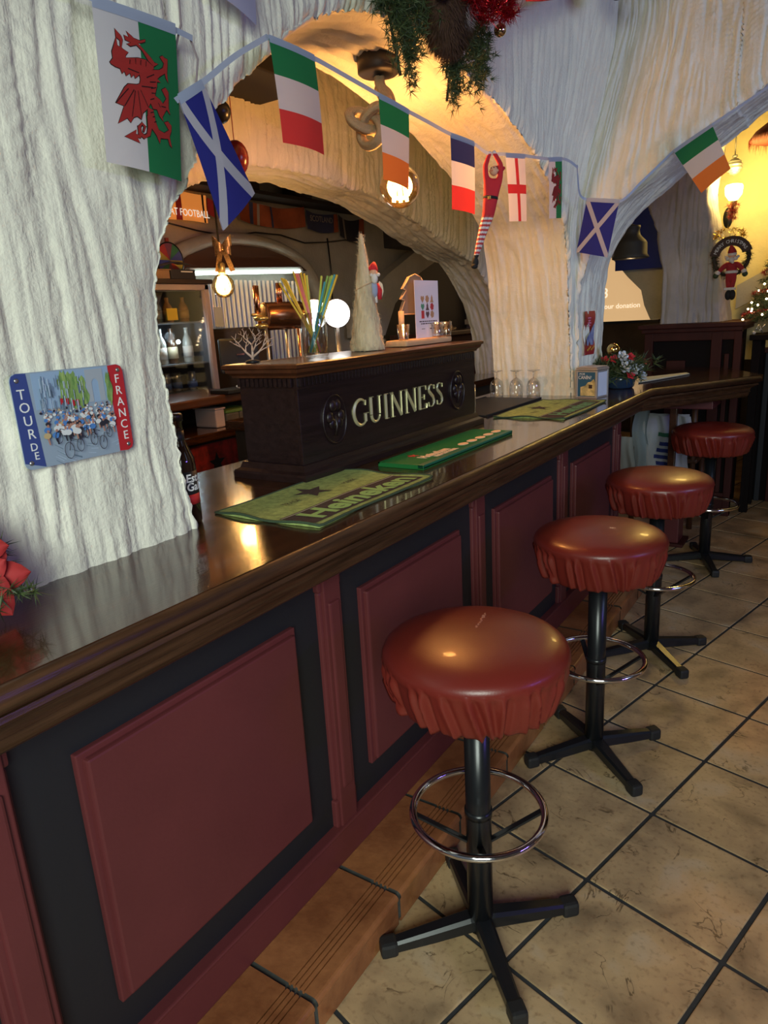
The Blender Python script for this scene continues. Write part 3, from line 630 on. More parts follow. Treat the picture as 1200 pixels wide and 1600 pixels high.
# flower bowl with a gilt bauble
fb = thing('flower_arrangement', 'festive arrangement of red and silver flowers in a dark blue bowl', 'flowers', (-1.0, 3.72, ZT))
FC = Vector((-1.005, 3.72, ZT))
MB().lathe([(0, .001), (.062, .001), (.070, .01), (.078, .045), (.080, .062), (.075, .062), (.066, .012), (0, .012)], FC, n=36).obj('bowl', mat('dark_blue_glaze', (.020, .045, .095), .2, coat=.5), fb)
pts = []
for _ in range(260):
    d = Vector((random.gauss(0, .055), random.gauss(0, .065), .05+.10*random.random())); pts.append(FC+d)
m = MB(); needles(m, pts, .05, .0035, .9, per=12, axis=(0, 0, .25), nmat=2); tag(m.obj('foliage', [FIR, FIR2], fb), kind='stuff')
def flower(c, r, m_, name, petals=5, ax=None):
    mb = MB(); ax = Vector(ax or (.6, -.5, .6)).normalized(); q = ax.to_track_quat('Z', 'Y').to_matrix()
    for ly, rr in ((0, r), (1, r*.65)):
        for k in range(petals):
            a = 2*PI*(k+.5*ly)/petals; u = q @ Vector((math.cos(a), math.sin(a), .35+.5*ly)); u.normalize(); s = u.cross(ax).normalized()
            p = c+ax*r*.15*ly; mb.add([p, p+u*rr*.5+s*rr*.38, p+u*rr*.85+s*rr*.25, p+u*rr, p+u*rr*.85-s*rr*.25, p+u*rr*.5-s*rr*.38, p+u*rr*.5+ax*rr*.1], [(0, 1, 6), (1, 2, 6), (2, 3, 6), (3, 4, 6), (4, 5, 6), (5, 0, 6)])
    mb.ball(c+ax*r*.25, r*.2, n=8); return mb.obj(name, m_, fb)
RF = mat('red_petal', (.50, .02, .03), .7); SF = mat('silver_leaf', (.55, .57, .55), .4, .3)
for d in ((-.01, -.085, .15), (.055, -.02, .155), (.03, .075, .15), (.08, .06, .085), (-.03, .02, .175), (.07, -.075, .07), (.09, .08, .125), (-.06, -.07, .145)): flower(FC+Vector(d), .026, RF, 'red_flower', ax=(.5+d[0]*3, -.5+d[1]*3, .6))
for d in ((.06, -.03, .115), (.045, -.09, .11), (.08, .035, .105), (.085, .045, .06), (.02, -.05, .16), (.075, -.05, .095), (.09, .07, .055)): flower(FC+Vector(d), .034, SF, 'silver_flower', 6, ax=(.7, -.5+d[1]*3, .4))
MB().ball(FC+Vector((-.03, -.03, .195)), .032, n=20).obj('gold_bauble', mat('gold_bauble', (.85, .60, .18), .12, 1.0), fb)
pl = thing('paper_plate', 'white folded menu card lying on the angled end of the bar', 'menu', (-.86, 4.15, ZT))
MB().prism([(-.965, 3.93), (-.80, 4.43), (-.83, 4.50), (-1.02, 4.20)], (0, 0, ZT+.004), (1, 0, 0), (0, 1, 0), .003).obj('top_sheet', mat('pale_menu', (.62, .66, .60), .6), pl)
MB().prism([(-.955, 3.915), (-.795, 4.42), (-.82, 4.49), (-1.0, 4.15)], (0, 0, ZT+.0005), (1, 0, 0), (0, 1, 0), .003).obj('under_sheet', mat('dark_menu', (.03, .035, .05), .5), pl)
# poinsettia at the left edge of the frame
ps = thing('poinsettia', 'red artificial poinsettia with fir sprigs at the left column', 'flowers', (-1.05, .44, ZT))
PCs = [Vector((-1.055, .457, ZT+.118)), Vector((-1.045, .471, ZT+.072))]
for c0, r in zip(PCs, (.065, .070)):
    m = MB(); ax = Vector((.75, -.45, .3)).normalized(); q = ax.to_track_quat('Z', 'Y').to_matrix()
    for ly in (0, 1):
        for k in range(6):
            a = 2*PI*(k+.5*ly)/6; u = (q @ Vector((math.cos(a), math.sin(a), .15+.35*ly))).normalized(); s = u.cross(ax).normalized(); rr = r*(1-.25*ly); P = []
            for i in range(7):
                t = i/6; w = .34*math.sin(PI*min(1, t*.96+.04))**.8; P.append([c0+u*rr*t+s*rr*w*b-ax*rr*(.25*t*t+.10*b*b) + ax*.006*ly for b in (-1, -.5, 0, .5, 1)])
            m.grid(P)
    m.obj('petals', mat('red_poinsettia', (.48, .035, .035), .7, transl=.15), ps)
m = MB(); sp = [PCs[1]+Vector((random.gauss(0, .028), random.gauss(0, .025), -.03+random.gauss(0, .018))) for _ in range(110)] + [Vector((-1.06, .500, ZT+.10))+Vector((0, random.gauss(0, .01), random.gauss(0, .008))) for _ in range(14)]
needles(m, [p for p in sp if p.z > ZT+.038 and p.x > -1.11], .03, .0016, 1, per=14, nmat=2); tag(m.obj('fir_sprigs', [FIR, FIR2], ps), kind='stuff')
m = MB()
for k in range(5): m.tube([Vector((-1.065+.006*k, .42+.006*k, ZT+.002)), Vector((-1.065+.008*k, .425, ZT+.05)), PCs[k % 2]], .002, 5)
m.obj('stems', FIR, ps)
# plaque on the left column
pq = thing('wall_plaque', 'tin plaque reading TOUR DE FRANCE with racing cyclists, on the left column', 'sign', (-1.118, .717, 1.30))
px = -1.116; ya, yb, za, zb = .612, .823, 1.222, 1.378; r = .012
def rrect(y0, y1, z0, z1, r): return [(y1-r+r*math.cos(t), z1-r+r*math.sin(t)) for t in np.linspace(0, PI/2, 5)] + [(y0+r+r*math.cos(t), z1-r+r*math.sin(t)) for t in np.linspace(PI/2, PI, 5)] + [(y0+r+r*math.cos(t), z0+r+r*math.sin(t)) for t in np.linspace(PI, 1.5*PI, 5)] + [(y1-r+r*math.cos(t), z0+r+r*math.sin(t)) for t in np.linspace(1.5*PI, 2*PI, 5)]
def pp(m, poly, h, t=.0004): return m.prism(poly, (px+h, 0, 0), (0, 1, 0), (0, 0, 1), t)
def sq(y0, y1, z0, z1): return [(y0, z0), (y1, z0), (y1, z1), (y0, z1)]
def flatm(n, c): return mat(n, c, .38)
pp(MB(), rrect(ya, yb, za, zb, r), -.002, .0025).obj('tin_plate', flatm('plaque_road', (.30, .37, .47)), pq)
pp(MB(), [(ya, za+r), (ya+.035, za+.001), (ya+.028, zb-.001), (ya+r, zb), (ya+.003, zb-.004), (ya, zb-r)], .0006).obj('blue_strip', flatm('plaque_blue', (.045, .07, .25)), pq)
pp(MB(), [(yb-.030, za+.001), (yb-r, za), (yb-.003, za+.004), (yb, za+r), (yb, zb-r), (yb-.003, zb-.004), (yb-r, zb), (yb-.030, zb-.001)], .0006).obj('red_strip', flatm('plaque_red', (.50, .025, .03)), pq)
pp(MB(), sq(ya+.036, yb-.031, za+.095, zb-.002), .0006).obj('sky', flatm('plaque_sky', (.30, .42, .60)), pq)
m = MB()
for k, (y, z, w, h) in enumerate(((.718, 1.343, .014, .030), (.733, 1.336, .013, .028), (.702, 1.350, .010, .026), (.788, 1.338, .006, .028))):
    pp(m, [(y+w*(1+.25*math.sin(5*t+y*90))*math.cos(t), z+h*(1+.15*math.sin(7*t))*math.sin(t)) for t in np.linspace(0, 2*PI, 26, endpoint=False)], .0012+.0008*k, .0002)
tag(m.obj('trees', mat('plaque_trees', (.10, .22, .06), .4, col2=(.35, .48, .15), vscale=90, stretch=(1, 2.5, .5)), pq), kind='stuff')
pp(MB(), [(.745, 1.318), (.756, 1.318), (.756, 1.352), (.760, 1.357), (.765, 1.357), (.769, 1.352), (.769, 1.318), (.780, 1.318), (.780, 1.374), (.745, 1.374)], .0016, .0002).obj('stone_arch', flatm('plaque_stone', (.38, .42, .48)), pq)
m1, m2, m3, m4, m5 = MB(), MB(), MB(), MB(), MB(); rp = random.Random(5)
for k in range(130):
    y = rp.uniform(.652, .787); t = (k/130)**1.3; z = 1.314-.042*t; s = .0017+.0036*t
    c = rp.choice((m1, m1, m1, m2, m2, m3 if y < .70 else m4, m4)); pp(c, [(y+s*1.3*math.cos(a), z+s*math.sin(a)) for a in np.linspace(0, 2*PI, 9, endpoint=False)], .0028+.00003*k, .00002)
    pp(m5, [(y+s*.5+s*.5*math.cos(a), z+s*1.4+s*.5*math.sin(a)) for a in np.linspace(0, 2*PI, 7, endpoint=False)], .0028+.00003*k, .00002)
    if t > .35: pp(m4 if rp.random() < .5 else m5, [(y-s*.3, z), (y+s*.4, z), (y+s*.7, z-s*3), (y+s*.2, z-s*3)], .0027+.00003*k, .00002)
for o_, n_, c_ in ((m1, 'white_riders', (.72, .73, .75)), (m2, 'blue_riders', (.08, .22, .55)), (m3, 'yellow_riders', (.55, .40, .20)), (m4, 'dark_shorts', (.03, .03, .04)), (m5, 'heads_and_legs', (.45, .22, .16))): tag(o_.obj(n_, flatm('plaque_'+n_, c_), pq), kind='stuff')
mS = MB(); mV = MB()
for k in range(60):
    y = rp.uniform(.652, .735); z = rp.uniform(1.318, 1.368); pp(mS if k % 2 else mV, sq(y, y+rp.uniform(.0008, .0022), z-rp.uniform(.006, .02), z+.004), .0046+.0001*(k//6), .00005)
for k in range(26):
    y = rp.uniform(.66, .79); z = rp.uniform(1.228, 1.268); d = (.72-y)*.12; pp(mS if k % 2 else mV, [(y, z), (y+.014, z-.004-d), (y+.0145, z-.003-d), (y, z+.0008)], .0008+.00002*k, .00001)
tag(mS.obj('pale_strokes', flatm('plaque_pale', (.45, .55, .68)), pq), kind='stuff'); tag(mV.obj('dark_strokes', flatm('plaque_dark', (.14, .20, .27)), pq), kind='stuff')
m = MB()
for k, (y, z) in enumerate(((.690, 1.331), (.7005, 1.330), (.711, 1.326), (.719, 1.326))): pp(m, sq(y, y+.005, z-.010, z), .0046, .00005)
m.obj('red_hoardings', flatm('plaque_red', (.50, .025, .03)), pq)
m = MB()
for y, z, q in ((.690, 1.243, .014), (.712, 1.249, .011), (.740, 1.255, .011), (.757, 1.246, .012), (.675, 1.268, .010), (.726, 1.268, .009), (.772, 1.262, .009)):
    m.tube([(px+.0072, y+q*.62*math.cos(t), z+q*math.sin(t)) for t in np.linspace(0, 2*PI, 20, endpoint=False)], .0006, 4, closed=True)
    m.tube([(px+.0072, y, z), (px+.0072, y+q*.4, z+q*1.4), (px+.0072, y+q*1.2, z+q*1.1)], .0006, 4)
m.obj('bicycles', flatm('plaque_bikes', (.05, .05, .07)), pq)
for k, c in enumerate('TOUR'): add_text(MB(), c, (px+.0012, ya+.0145+.0018*k, zb-.034-.0215*k), (0, 1, 0), (0, 0, 1), .023, None, .0004).obj('letter', WHITE, pq)
for k, c in enumerate('DE'): add_text(MB(), c, (px+.0012, ya+.020+.002*k, za+.036-.015*k), (0, 1, 0), (0, 0, 1), .018, None, .0004).obj('letter', WHITE, pq)
for k, c in enumerate('FRANCE'): add_text(MB(), c, (px+.0012, yb-.0145+.0003*k, zb-.026-.0205*k), (0, 1, 0), (0, 0, 1), .022, None, .0004).obj('letter', WHITE, pq)
for y, z in ((ya+.011, zb-.011), (yb-.010, zb-.010), (ya+.011, za+.011), (yb-.010, za+.011)):
    MB().lathe([(0, .002), (.003, .0016), (.0045, 0)], (px+.0008, y, z), n=14, R=Matrix.Rotation(PI/2, 3, 'Y')).obj('screw_head', STEEL, pq)
# red leaflet on the far column
lf = thing('red_leaflet', 'narrow red leaflet with a blue figure stuck to the far column', 'poster', (-1.118, 3.52, 1.30))
Y = np.linspace(3.447, 3.600, 8); Z = np.linspace(1.203, 1.412, 12)
wav = lambda y, z: -1.112+.006*math.sin(z*42)+.004*math.sin(y*30)
MB().grid([[(wav(y, z), y, z) for z in Z] for y in Y]).obj('sheet', mat('leaflet_red', (.42, .03, .035), .45), lf)
m = MB(); P = [(3.475, 1.25), (3.50, 1.25), (3.51, 1.27), (3.53, 1.25), (3.575, 1.25), (3.58, 1.30), (3.59, 1.355), (3.555, 1.335), (3.53, 1.315), (3.50, 1.30), (3.47, 1.28)]
m.prism(P, (-1.103, 0, 0), (0, 1, 0), (0, 0, 1), .0006); m.obj('blue_figure', mat('leaflet_blue', (.07, .11, .38), .5, col2=(.35, .42, .65), vscale=40), lf)
m = MB()
for k in range(6): m.box((-1.103, 3.49+.02*k, 1.228+.006*(k % 3)), (.001, .012, .009))
m.obj('yellow_print', mat('leaflet_yellow', (.75, .45, .05), .5), lf)
m = MB()
for k in range(4): m.box((-1.103, 3.508, 1.380-.012*k), (.001, (.05, .035, .055, .03)[k], .006))
m.obj('pink_print', mat('leaflet_pink', (.7, .2, .4), .5), lf)
# ------------------------------------------------------------------ things standing on the box sign
TZ = 1.3335; BX = -1.33
jr = thing('straw_jar', 'tall clear glass jar filled with coloured drinking straws on the dark box', 'jar', (BX, 1.655, TZ))
JC = Vector((BX, 1.655, TZ))
MB().lathe([(0, .001), (.034, .001), (.0375, .006), (.038, .085), (.0365, .105), (.033, .125), (.0315, .125), (.035, .104), (.0360, .085), (.0355, .012), (0, .012)], JC, n=32).obj('glass_wall', GLASS, jr)
scol = {'yellow': (.85, .62, .08), 'green': (.35, .60, .18), 'pink': (.85, .25, .25), 'blue': (.10, .45, .55), 'lime': (.60, .70, .15)}
tops = [(-.105, .232, 'yellow'), (-.098, .246, 'yellow'), (-.090, .244, 'yellow'), (-.083, .240, 'yellow'), (-.055, .262, 'yellow'), (-.046, .256, 'pink'), (-.038, .255, 'pink'), (-.030, .258, 'yellow'), (-.020, .255, 'yellow'), (-.012, .250, 'lime'),
        (.040, .245, 'lime'), (.060, .244, 'green'), (.068, .244, 'green'), (.076, .245, 'lime'), (.085, .246, 'blue'), (.093, .245, 'yellow'), (.074, .235, 'green'), (.050, .228, 'blue')]
vw = Vector((.835, .547, 0))
for k, (dx, z, c) in enumerate(tops):
    dep = Vector((.547, -.835, 0))*random.uniform(-.016, .016); b = JC + vw*(-dx*.20+random.uniform(-.008, .008)) + dep + Vector((0, 0, .014)); t = JC + vw*dx*.85 + dep + Vector((0, 0, z-.02))
    d = (t-b).normalized(); MB().tube([b, t], .0030, 8).obj('straw', mat('straw_'+c, scol[c], .35, transl=.25), jr)
tw = thing('twig_tree', 'small bare silver twig tree ornament on the near end of the dark box', 'ornament', (-1.395, 1.455, TZ))
m = MB(); rt = random.Random(4)
def twig(p, d, l, r, lv):
    q = p+d*l*.55+Vector((rt.gauss(0, .003), rt.gauss(0, .003), 0)); e = q+(d+Vector((rt.gauss(0, .2), rt.gauss(0, .2), .1))).normalized()*l*.45
    m.tube([p, q, e], [r, r*.8, r*.5], 6)
    if lv:
        for s, at in ((1, q), (-1, e), (.5, e)):
            n = (d+Vector((.835, .547, 0))*s*rt.uniform(.5, 1.0)+Vector((-.547, .835, 0))*rt.uniform(-.7, .7)+Vector((0, 0, .1))).normalized(); twig(at, n, l*.66, r*.58, lv-1)
twig(Vector((-1.395, 1.455, TZ+.006)), Vector((.05, 0, 1)), .042, .0042, 3)
for s in (-1, 1): twig(Vector((-1.395, 1.455, TZ+.014)), (Vector((.835, .547, 0))*s+Vector((0, 0, .95))).normalized(), .040, .0034, 2)
m.obj('branches', mat('twig_silver', (.58, .42, .34), .5), tw); MB().lathe([(0, 0), (.02, 0), (.02, .005), (.008, .008), (0, .008)], (-1.395, 1.455, TZ), n=20).obj('base', BMET, tw)
ct = thing('cone_tree', 'tall shaggy cream sisal cone tree on top of the dark box', 'ornament', (BX, 1.925, TZ))
CC = Vector((BX, 1.925, TZ)); CREAM = mat('sisal_cream', (.62, .50, .32), .9, var=.2, vscale=40, stretch=(1, 1, .25), bump=.5, bscale=150)
rgc = np.random.default_rng(3)
def cone_r(z): return .052*(1-z/.362)+.0035
MB().lathe([(0, 0)] + [(cone_r(z), z) for z in np.linspace(.002, .352, 26)] + [(0, .358)], CC, n=40, rad=lambda a, j, z: 1+.06*math.sin(a*5+z*60)+.04*math.sin(a*11-z*90)).obj('cone', CREAM, ct)
m = MB()
for _ in range(1500):
    z = .355*random.random()**1.4; a = random.random()*6.283; r = cone_r(z)*1.02; p = CC+Vector((r*math.cos(a), r*math.sin(a), z)); d = Vector((math.cos(a)*.35-math.sin(a)*random.gauss(0, 1), math.sin(a)*.35+math.cos(a)*random.gauss(0, 1), random.gauss(.2, .9))).normalized()
    s = d.orthogonal().normalized()*.0004; m.add([p-s, p+s, p+d*.014], [(0, 1, 2)])
tag(m.obj('fibres', CREAM, ct), kind='stuff')
m = MB().tube([CC+Vector((cone_r(.20)*1.08*math.cos(t), cone_r(.20)*1.08*math.sin(t), .20+.012*math.sin(t+1))) for t in np.linspace(0, 6.283, 28, endpoint=False)], .0016, 6, closed=True); m.obj('twine', PINE, ct)
# little winged santa tied to the cone
dl = thing('hanging_santa', 'little red santa with a white beard tied to the cream cone tree', 'ornament', (-1.285, 1.945, TZ+.17))
DC = Vector((-1.305, 1.941, TZ+.040)); R_ = Vector((.835, .547, 0)); Fd = Vector((.80, -.60, 0)).normalized()
m = MB(); m.ball(DC+Vector((0, 0, .150)), (.015, .015, .028)); m.obj('coat', mat('santa_blue_front', (.32, .36, .50), .8), dl)
for s in (-1, 1): MB().tube([DC+R_*s*.010+Vector((0, 0, .165)), DC+R_*s*.018+Vector((0, 0, .145)), DC+R_*s*.017+Fd*.004+Vector((0, 0, .118))], [.007, .009, .006], 10).obj('arm', REDC, dl)
MB().ball(DC+Vector((0, 0, .196))+Fd*.006, (.014, .014, .015)).obj('head', SKIN, dl)
m = MB().ball(DC+Vector((0, 0, .182))+Fd*.013, (.011, .011, .017)).ball(DC+Vector((0, 0, .192))+Fd*.016+R_*.012, .006).ball(DC+Vector((0, 0, .192))+Fd*.016-R_*.010, .006); m.obj('beard', WFUR, dl)
MB().lathe([(.0155, 0), (.016, .008), (.011, .020), (.004, .030), (0, .031)], DC+Vector((0, 0, .203)), n=16, R=Matrix.Rotation(-.35, 3, 'X')).obj('hat', REDC, dl)
for s in (-1, 1):
    w = [(0, 0), (.012, .022), (.022, .012), (.024, -.01), (.016, -.034), (.005, -.018)]
    MB().prism([(s*a, b) for a, b in w], DC-Fd*.008+R_*s*.010+Vector((0, 0, .152)), R_, (0, 0, 1), .002).obj('wing', mat('wing_cream', (.70, .58, .42), .7), dl)
for s in (-1, 1): MB().tube([DC+R_*s*.006+Vector((0, 0, .132)), DC+R_*s*.007+Vector((0, 0, .108))], [.005, .004], 8).obj('leg', WFUR, dl)
# wooden shot rack
rk = thing('shot_rack', 'pale wooden shot glass rack with a fir tree cut-out back, on the dark box', 'rack', (BX, 2.31, TZ))
MB().b2(-1.375, -1.285, 2.095, 2.425, TZ+.0005, TZ+.022, .008).obj('base_board', PINE, rk)
for y in (2.175, 2.385): MB().tube([(-1.352, y, TZ+.02), (-1.352, y, TZ+.120)], .010, 14).obj('upright', PINE, rk)
half = [(.0, .245), (.040, .235), (.085, .195), (.066, .190), (.098, .160), (.078, .155), (.110, .108), (.0, .108)]
m = MB(); m.prism([(a, b) for a, b in half] + [(-a, b) for a, b in half[::-1][1:]][:-1], (-1.362, 2.280, TZ), (0, 1, 0), (0, 0, 1), .010); m.obj('tree_cutout', mat('dim_plywood', (.30, .19, .12), .7, var=.1), rk)
m = MB(); pts2 = [(a, b) for a, b in half]
for s in (-1, 1):
    for (a, b), (c, d) in zip(half[:-1], half[1:]): m.tube([(-1.3515, 2.280+s*a, TZ+b), (-1.3515, 2.280+s*c, TZ+d)], .0022, 5)
m.obj('cut_edge', PINE, rk)
cd = thing('promo_card', 'tall white card with nine little biscuit pictures, standing on the shot rack', 'card', (-1.325, 2.30, TZ+.022))
cx = -1.322; cy0, cy1, cz0, cz1 = 2.222, 2.392, TZ+.0225, TZ+.222
MB().b2(cx-.001, cx+.0005, cy0, cy1, cz0, cz1).obj('sheet', mat('card_white', (.74, .70, .80), .55), cd)
ic = {'green': (.10, .30, .18), 'brown': (.22, .10, .06), 'red': (.50, .04, .05), 'plum': (.12, .06, .07), 'tan': (.48, .26, .14)}
def icon(k, y, z, c):
    s = .0125
    shp = {0: [(s*math.cos(t)*(1+.12*math.sin(6*t)), s*math.sin(t)*(1+.12*math.sin(6*t))) for t in np.linspace(0, 6.28, 20, endpoint=False)],
           1: [(-s, -s), (s, -s), (.35*s, s*.1), (.6*s, s*.1), (0, s*1.2), (-.6*s, s*.1), (-.35*s, s*.1)],
           2: [(0, -s*1.1), (s, .1*s), (s*.8, s*.8), (s*.35, s*.85), (0, s*.45), (-s*.35, s*.85), (-s*.8, s*.8), (-s, .1*s)], 3: [(-s*.8, -s*1.1), (s*.8, -s*1.1), (s*.8, s*1.1), (-s*.8, s*1.1)]}[k]
    MB().prism(shp, (cx+.0006, y, z), (0, 1, 0), (0, 0, 1), .0005).obj('biscuit_picture', mat('card_'+c, ic[c], .6), cd)
for r_, row in enumerate([(2, 'tan'), (0, 'tan'), (1, 'tan'), (2, 'green'), (1, 'plum'), (0, 'red'), (3, 'red'), (2, 'plum'), (0, 'tan')]): icon(row[0], 2.274+.034*(r_ % 3), cz1-.064-.027*(r_//3), row[1])
m = MB()
for k, (w, z) in enumerate(((.120, cz1-.142), (.100, cz1-.150))):
    y = 2.308-w/2; rr = random.Random(k)
    while y < 2.308+w/2:
        l = rr.uniform(.006, .018); m.b2(cx+.0005, cx+.0011, y, y+l, z-.002, z+.002); y += l+.004
m.b2(cx+.0005, cx+.0011, 2.262, 2.285, cz1-.169, cz1-.167); m.b2(cx+.0005, cx+.0011, 2.322, 2.372, cz1-.170, cz1-.166); m.obj('small_print', mat('card_ink', (.08, .06, .08), .6), cd)
def shot(label):
    g = thing('shot_glass', label, 'glass', (0, 0, 0), 'shot glasses on the wooden rack')
    MB().lathe([(0, 0), (.0165, 0), (.0175, .004), (.0225, .052), (.0210, .052), (.0155, .012), (0, .011)], n=22).obj('glass_wall', GLASS, g)
    MB().lathe([(0, .0005), (.0160, .0005), (.0160, .003), (0, .003)], n=18).obj('painted_reflection', mat('amber_reflection', (.45, .20, .08), .2), g); return g  # amber reflection at the glass foot painted as a solid disc
s0 = shot('single shot glass left of the white card on the wooden rack'); s0.location = (-1.315, 2.125, TZ+.0225)
for (y, x), lb in zip(((2.335, -1.300), (2.372, -1.312), (2.402, -1.298)), ('shot glass in front of the white card, first of three at the right', 'shot glass at the right edge of the white card, middle of three', 'shot glass at the far end of the wooden rack')):
    dup(s0, (x, y, TZ+.0225), 0, lb)

# ------------------------------------------------------------------ flags on the bunting
def cloth(n, c): return mat(n, c, .8, transl=.42)
FG, FW, FR_, FO, FNV, FBL, FEN = cloth('flag_green', (.015, .20, .075)), cloth('flag_white', (.66, .63, .70)), cloth('flag_red', (.65, .045, .045)), cloth('flag_orange', (.80, .22, .04)), cloth('flag_navy', (.020, .025, .13)), cloth('flag_blue', (.022, .028, .28)), cloth('flag_crimson', (.45, .025, .035))
DRR = cloth('dragon_red', (.55, .04, .035)); DRK = cloth('dragon_outline', (.02, .012, .015))
SLV = mat('ribbon_satin', (.40, .46, .62), .5, transl=.25)
def flag(label, TL, TR, BR, BL, bands, bow=.008, group='flags on the bunting', name='flag'):
    """bands: (mat, u0, u1, v0, v1)"""
    TL, TR, BR, BL = map(Vector, (TL, TR, BR, BL)); n = ((TR-TL).cross(BL-TL)).normalized()
    if n.x < 0 and abs(n.x) > .3: n = -n
    elif n.y > 0 and abs(n.x) <= .3: n = -n
    def P(u, v, h=0.0):
        p = (TL*(1-u)+TR*u)*(1-v)+(BL*(1-u)+BR*u)*v
        return p + n*(bow*math.sin(PI*u)*(.3+.7*v)+bow*.5*math.sin(2.2*v+u)+h)
    t = thing(name, label, 'flag', (TL+TR)/2, group)
    for k, (mm, nm, u0, u1, v0, v1) in enumerate(bands):
        U = np.linspace(u0, u1, max(3, int(14*(u1-u0)))); V = np.linspace(v0, v1, max(3, int(16*(v1-v0))))
        MB().grid([[P(u, v) for v in V] for u in U]).obj(nm, mm, t)
    U = np.linspace(0, 1, 12); MB().grid([[P(u, v, .0012) for v in (-.04, .035)] for u in U]).obj('ribbon_hem', SLV, t)
    return t, P
def decal(P, polys, h, name, m, t, both=False):
    mb = MB()
    for poly in polys:
        if len(poly) > 4 or True:
            tr = tessellate_polygon([[Vector((a, b, 0)) for a, b in poly]])
            mb.add([P(a, b, h) for a, b in poly], [tuple(k) for k in tr])
            if both: mb.add([P(a, b, -h) for a, b in poly], [tuple(k) for k in tr])
    return mb.obj(name, m, t, fixn=False)
def grow(poly, d):
    c = np.array(poly); n = len(c); a = .5*np.sum(c[:, 0]*np.roll(c[:, 1], -1)-np.roll(c[:, 0], -1)*c[:, 1]); out = []
    for i in range(n):
        e1 = c[i]-c[i-1]; e2 = c[(i+1) % n]-c[i]; q = np.array([e1[1]/max(1e-6, np.hypot(*e1))+e2[1]/max(1e-6, np.hypot(*e2)), -(e1[0]/max(1e-6, np.hypot(*e1))+e2[0]/max(1e-6, np.hypot(*e2)))]); l = np.hypot(*q)
        if l > 1e-6: q = q/l
        out.append(tuple(c[i]+q*d*(1 if a > 0 else -1)*np.array([1.4, 1.0])))
    return out
DRAGON = [[(0.128,0.351),(0.165,0.321),(0.162,0.28),(0.182,0.249),(0.224,0.176),(0.23,0.231),(0.262,0.236),(0.265,0.194),(0.223,0.18),(0.22,0.128),(0.284,0.163),(0.297,0.185),(0.275,0.234),(0.293,0.245),(0.351,0.254),(0.316,0.277),(0.313,0.295),(0.467,0.271),(0.56,0.267),(0.656,0.295),(0.654,0.312),(0.552,0.342),(0.484,0.363),(0.406,0.41),(0.395,0.387),(0.359,0.41),(0.349,0.384),(0.299,0.409),(0.283,0.383),(0.254,0.402),(0.237,0.373),(0.185,0.37),(0.14,0.36)],
 [(0.656,0.295),(0.592,0.269),(0.525,0.216),(0.456,0.19),(0.382,0.21),(0.342,0.203),(0.392,0.187),(0.328,0.179),(0.319,0.152),(0.376,0.155),(0.351,0.121),(0.403,0.141),(0.434,0.153),(0.505,0.156),(0.575,0.135),(0.571,0.151),(0.517,0.168),(0.478,0.174),(0.546,0.206),(0.627,0.242),(0.671,0.267),(0.72,0.267)],
 [(0.463,0.374),(0.567,0.326),(0.672,0.334),(0.688,0.374),(0.681,0.418),(0.654,0.465),(0.629,0.511),(0.572,0.548),(0.524,0.491),(0.439,0.469),(0.472,0.407)],
 [(0.553,0.332),(0.727,0.305),(0.782,0.282),(0.8,0.251),(0.75,0.217),(0.787,0.203),(0.813,0.213),(0.854,0.215),(0.849,0.25),(0.835,0.309),(0.844,0.37),(0.814,0.341),(0.805,0.314),(0.723,0.349),(0.695,0.368),(0.737,0.383),(0.667,0.388),(0.588,0.383)],
 [(0.477,0.428),(0.421,0.447),(0.313,0.459),(0.269,0.487),(0.152,0.601),(0.246,0.609),(0.161,0.732),(0.271,0.682),(0.309,0.706),(0.348,0.668),(0.391,0.653),(0.444,0.666),(0.469,0.622),(0.542,0.58),(0.579,0.539),(0.616,0.506),(0.552,0.473),(0.474,0.456)],
 [(0.626,0.476),(0.711,0.499),(0.752,0.52),(0.804,0.478),(0.746,0.428),(0.801,0.407),(0.84,0.43),(0.836,0.48),(0.83,0.531),(0.848,0.577),(0.817,0.558),(0.799,0.55),(0.732,0.609),(0.743,0.635),(0.691,0.608),(0.662,0.57),(0.61,0.574),(0.579,0.539)],
 [(0.535,0.574),(0.609,0.581),(0.63,0.652),(0.669,0.703),(0.748,0.712),(0.819,0.682),(0.756,0.64),(0.812,0.626),(0.86,0.648),(0.854,0.684),(0.825,0.724),(0.855,0.795),(0.822,0.781),(0.8,0.743),(0.689,0.754),(0.675,0.791),(0.635,0.744),(0.57,0.703),(0.529,0.638)],
 [(0.226,0.807),(0.37,0.744),(0.358,0.774),(0.432,0.772),(0.415,0.792),(0.378,0.795),(0.407,0.826)],
 [(0.523,0.633),(0.522,0.709),(0.576,0.703),(0.577,0.624)],
 [(0.522,0.709),(0.503,0.752),(0.544,0.76),(0.576,0.703)],
 [(0.503,0.752),(0.471,0.765),(0.46,0.79),(0.544,0.76)],
 [(0.471,0.765),(0.432,0.753),(0.393,0.768),(0.46,0.79)],
 [(0.432,0.753),(0.428,0.718),(0.392,0.719),(0.393,0.768)],
 [(0.428,0.718),(0.447,0.7),(0.449,0.684),(0.392,0.719)],
 [(0.447,0.7),(0.472,0.711),(0.497,0.705),(0.449,0.684)],
 [(0.472,0.711),(0.452,0.743),(0.464,0.744),(0.497,0.705)]]
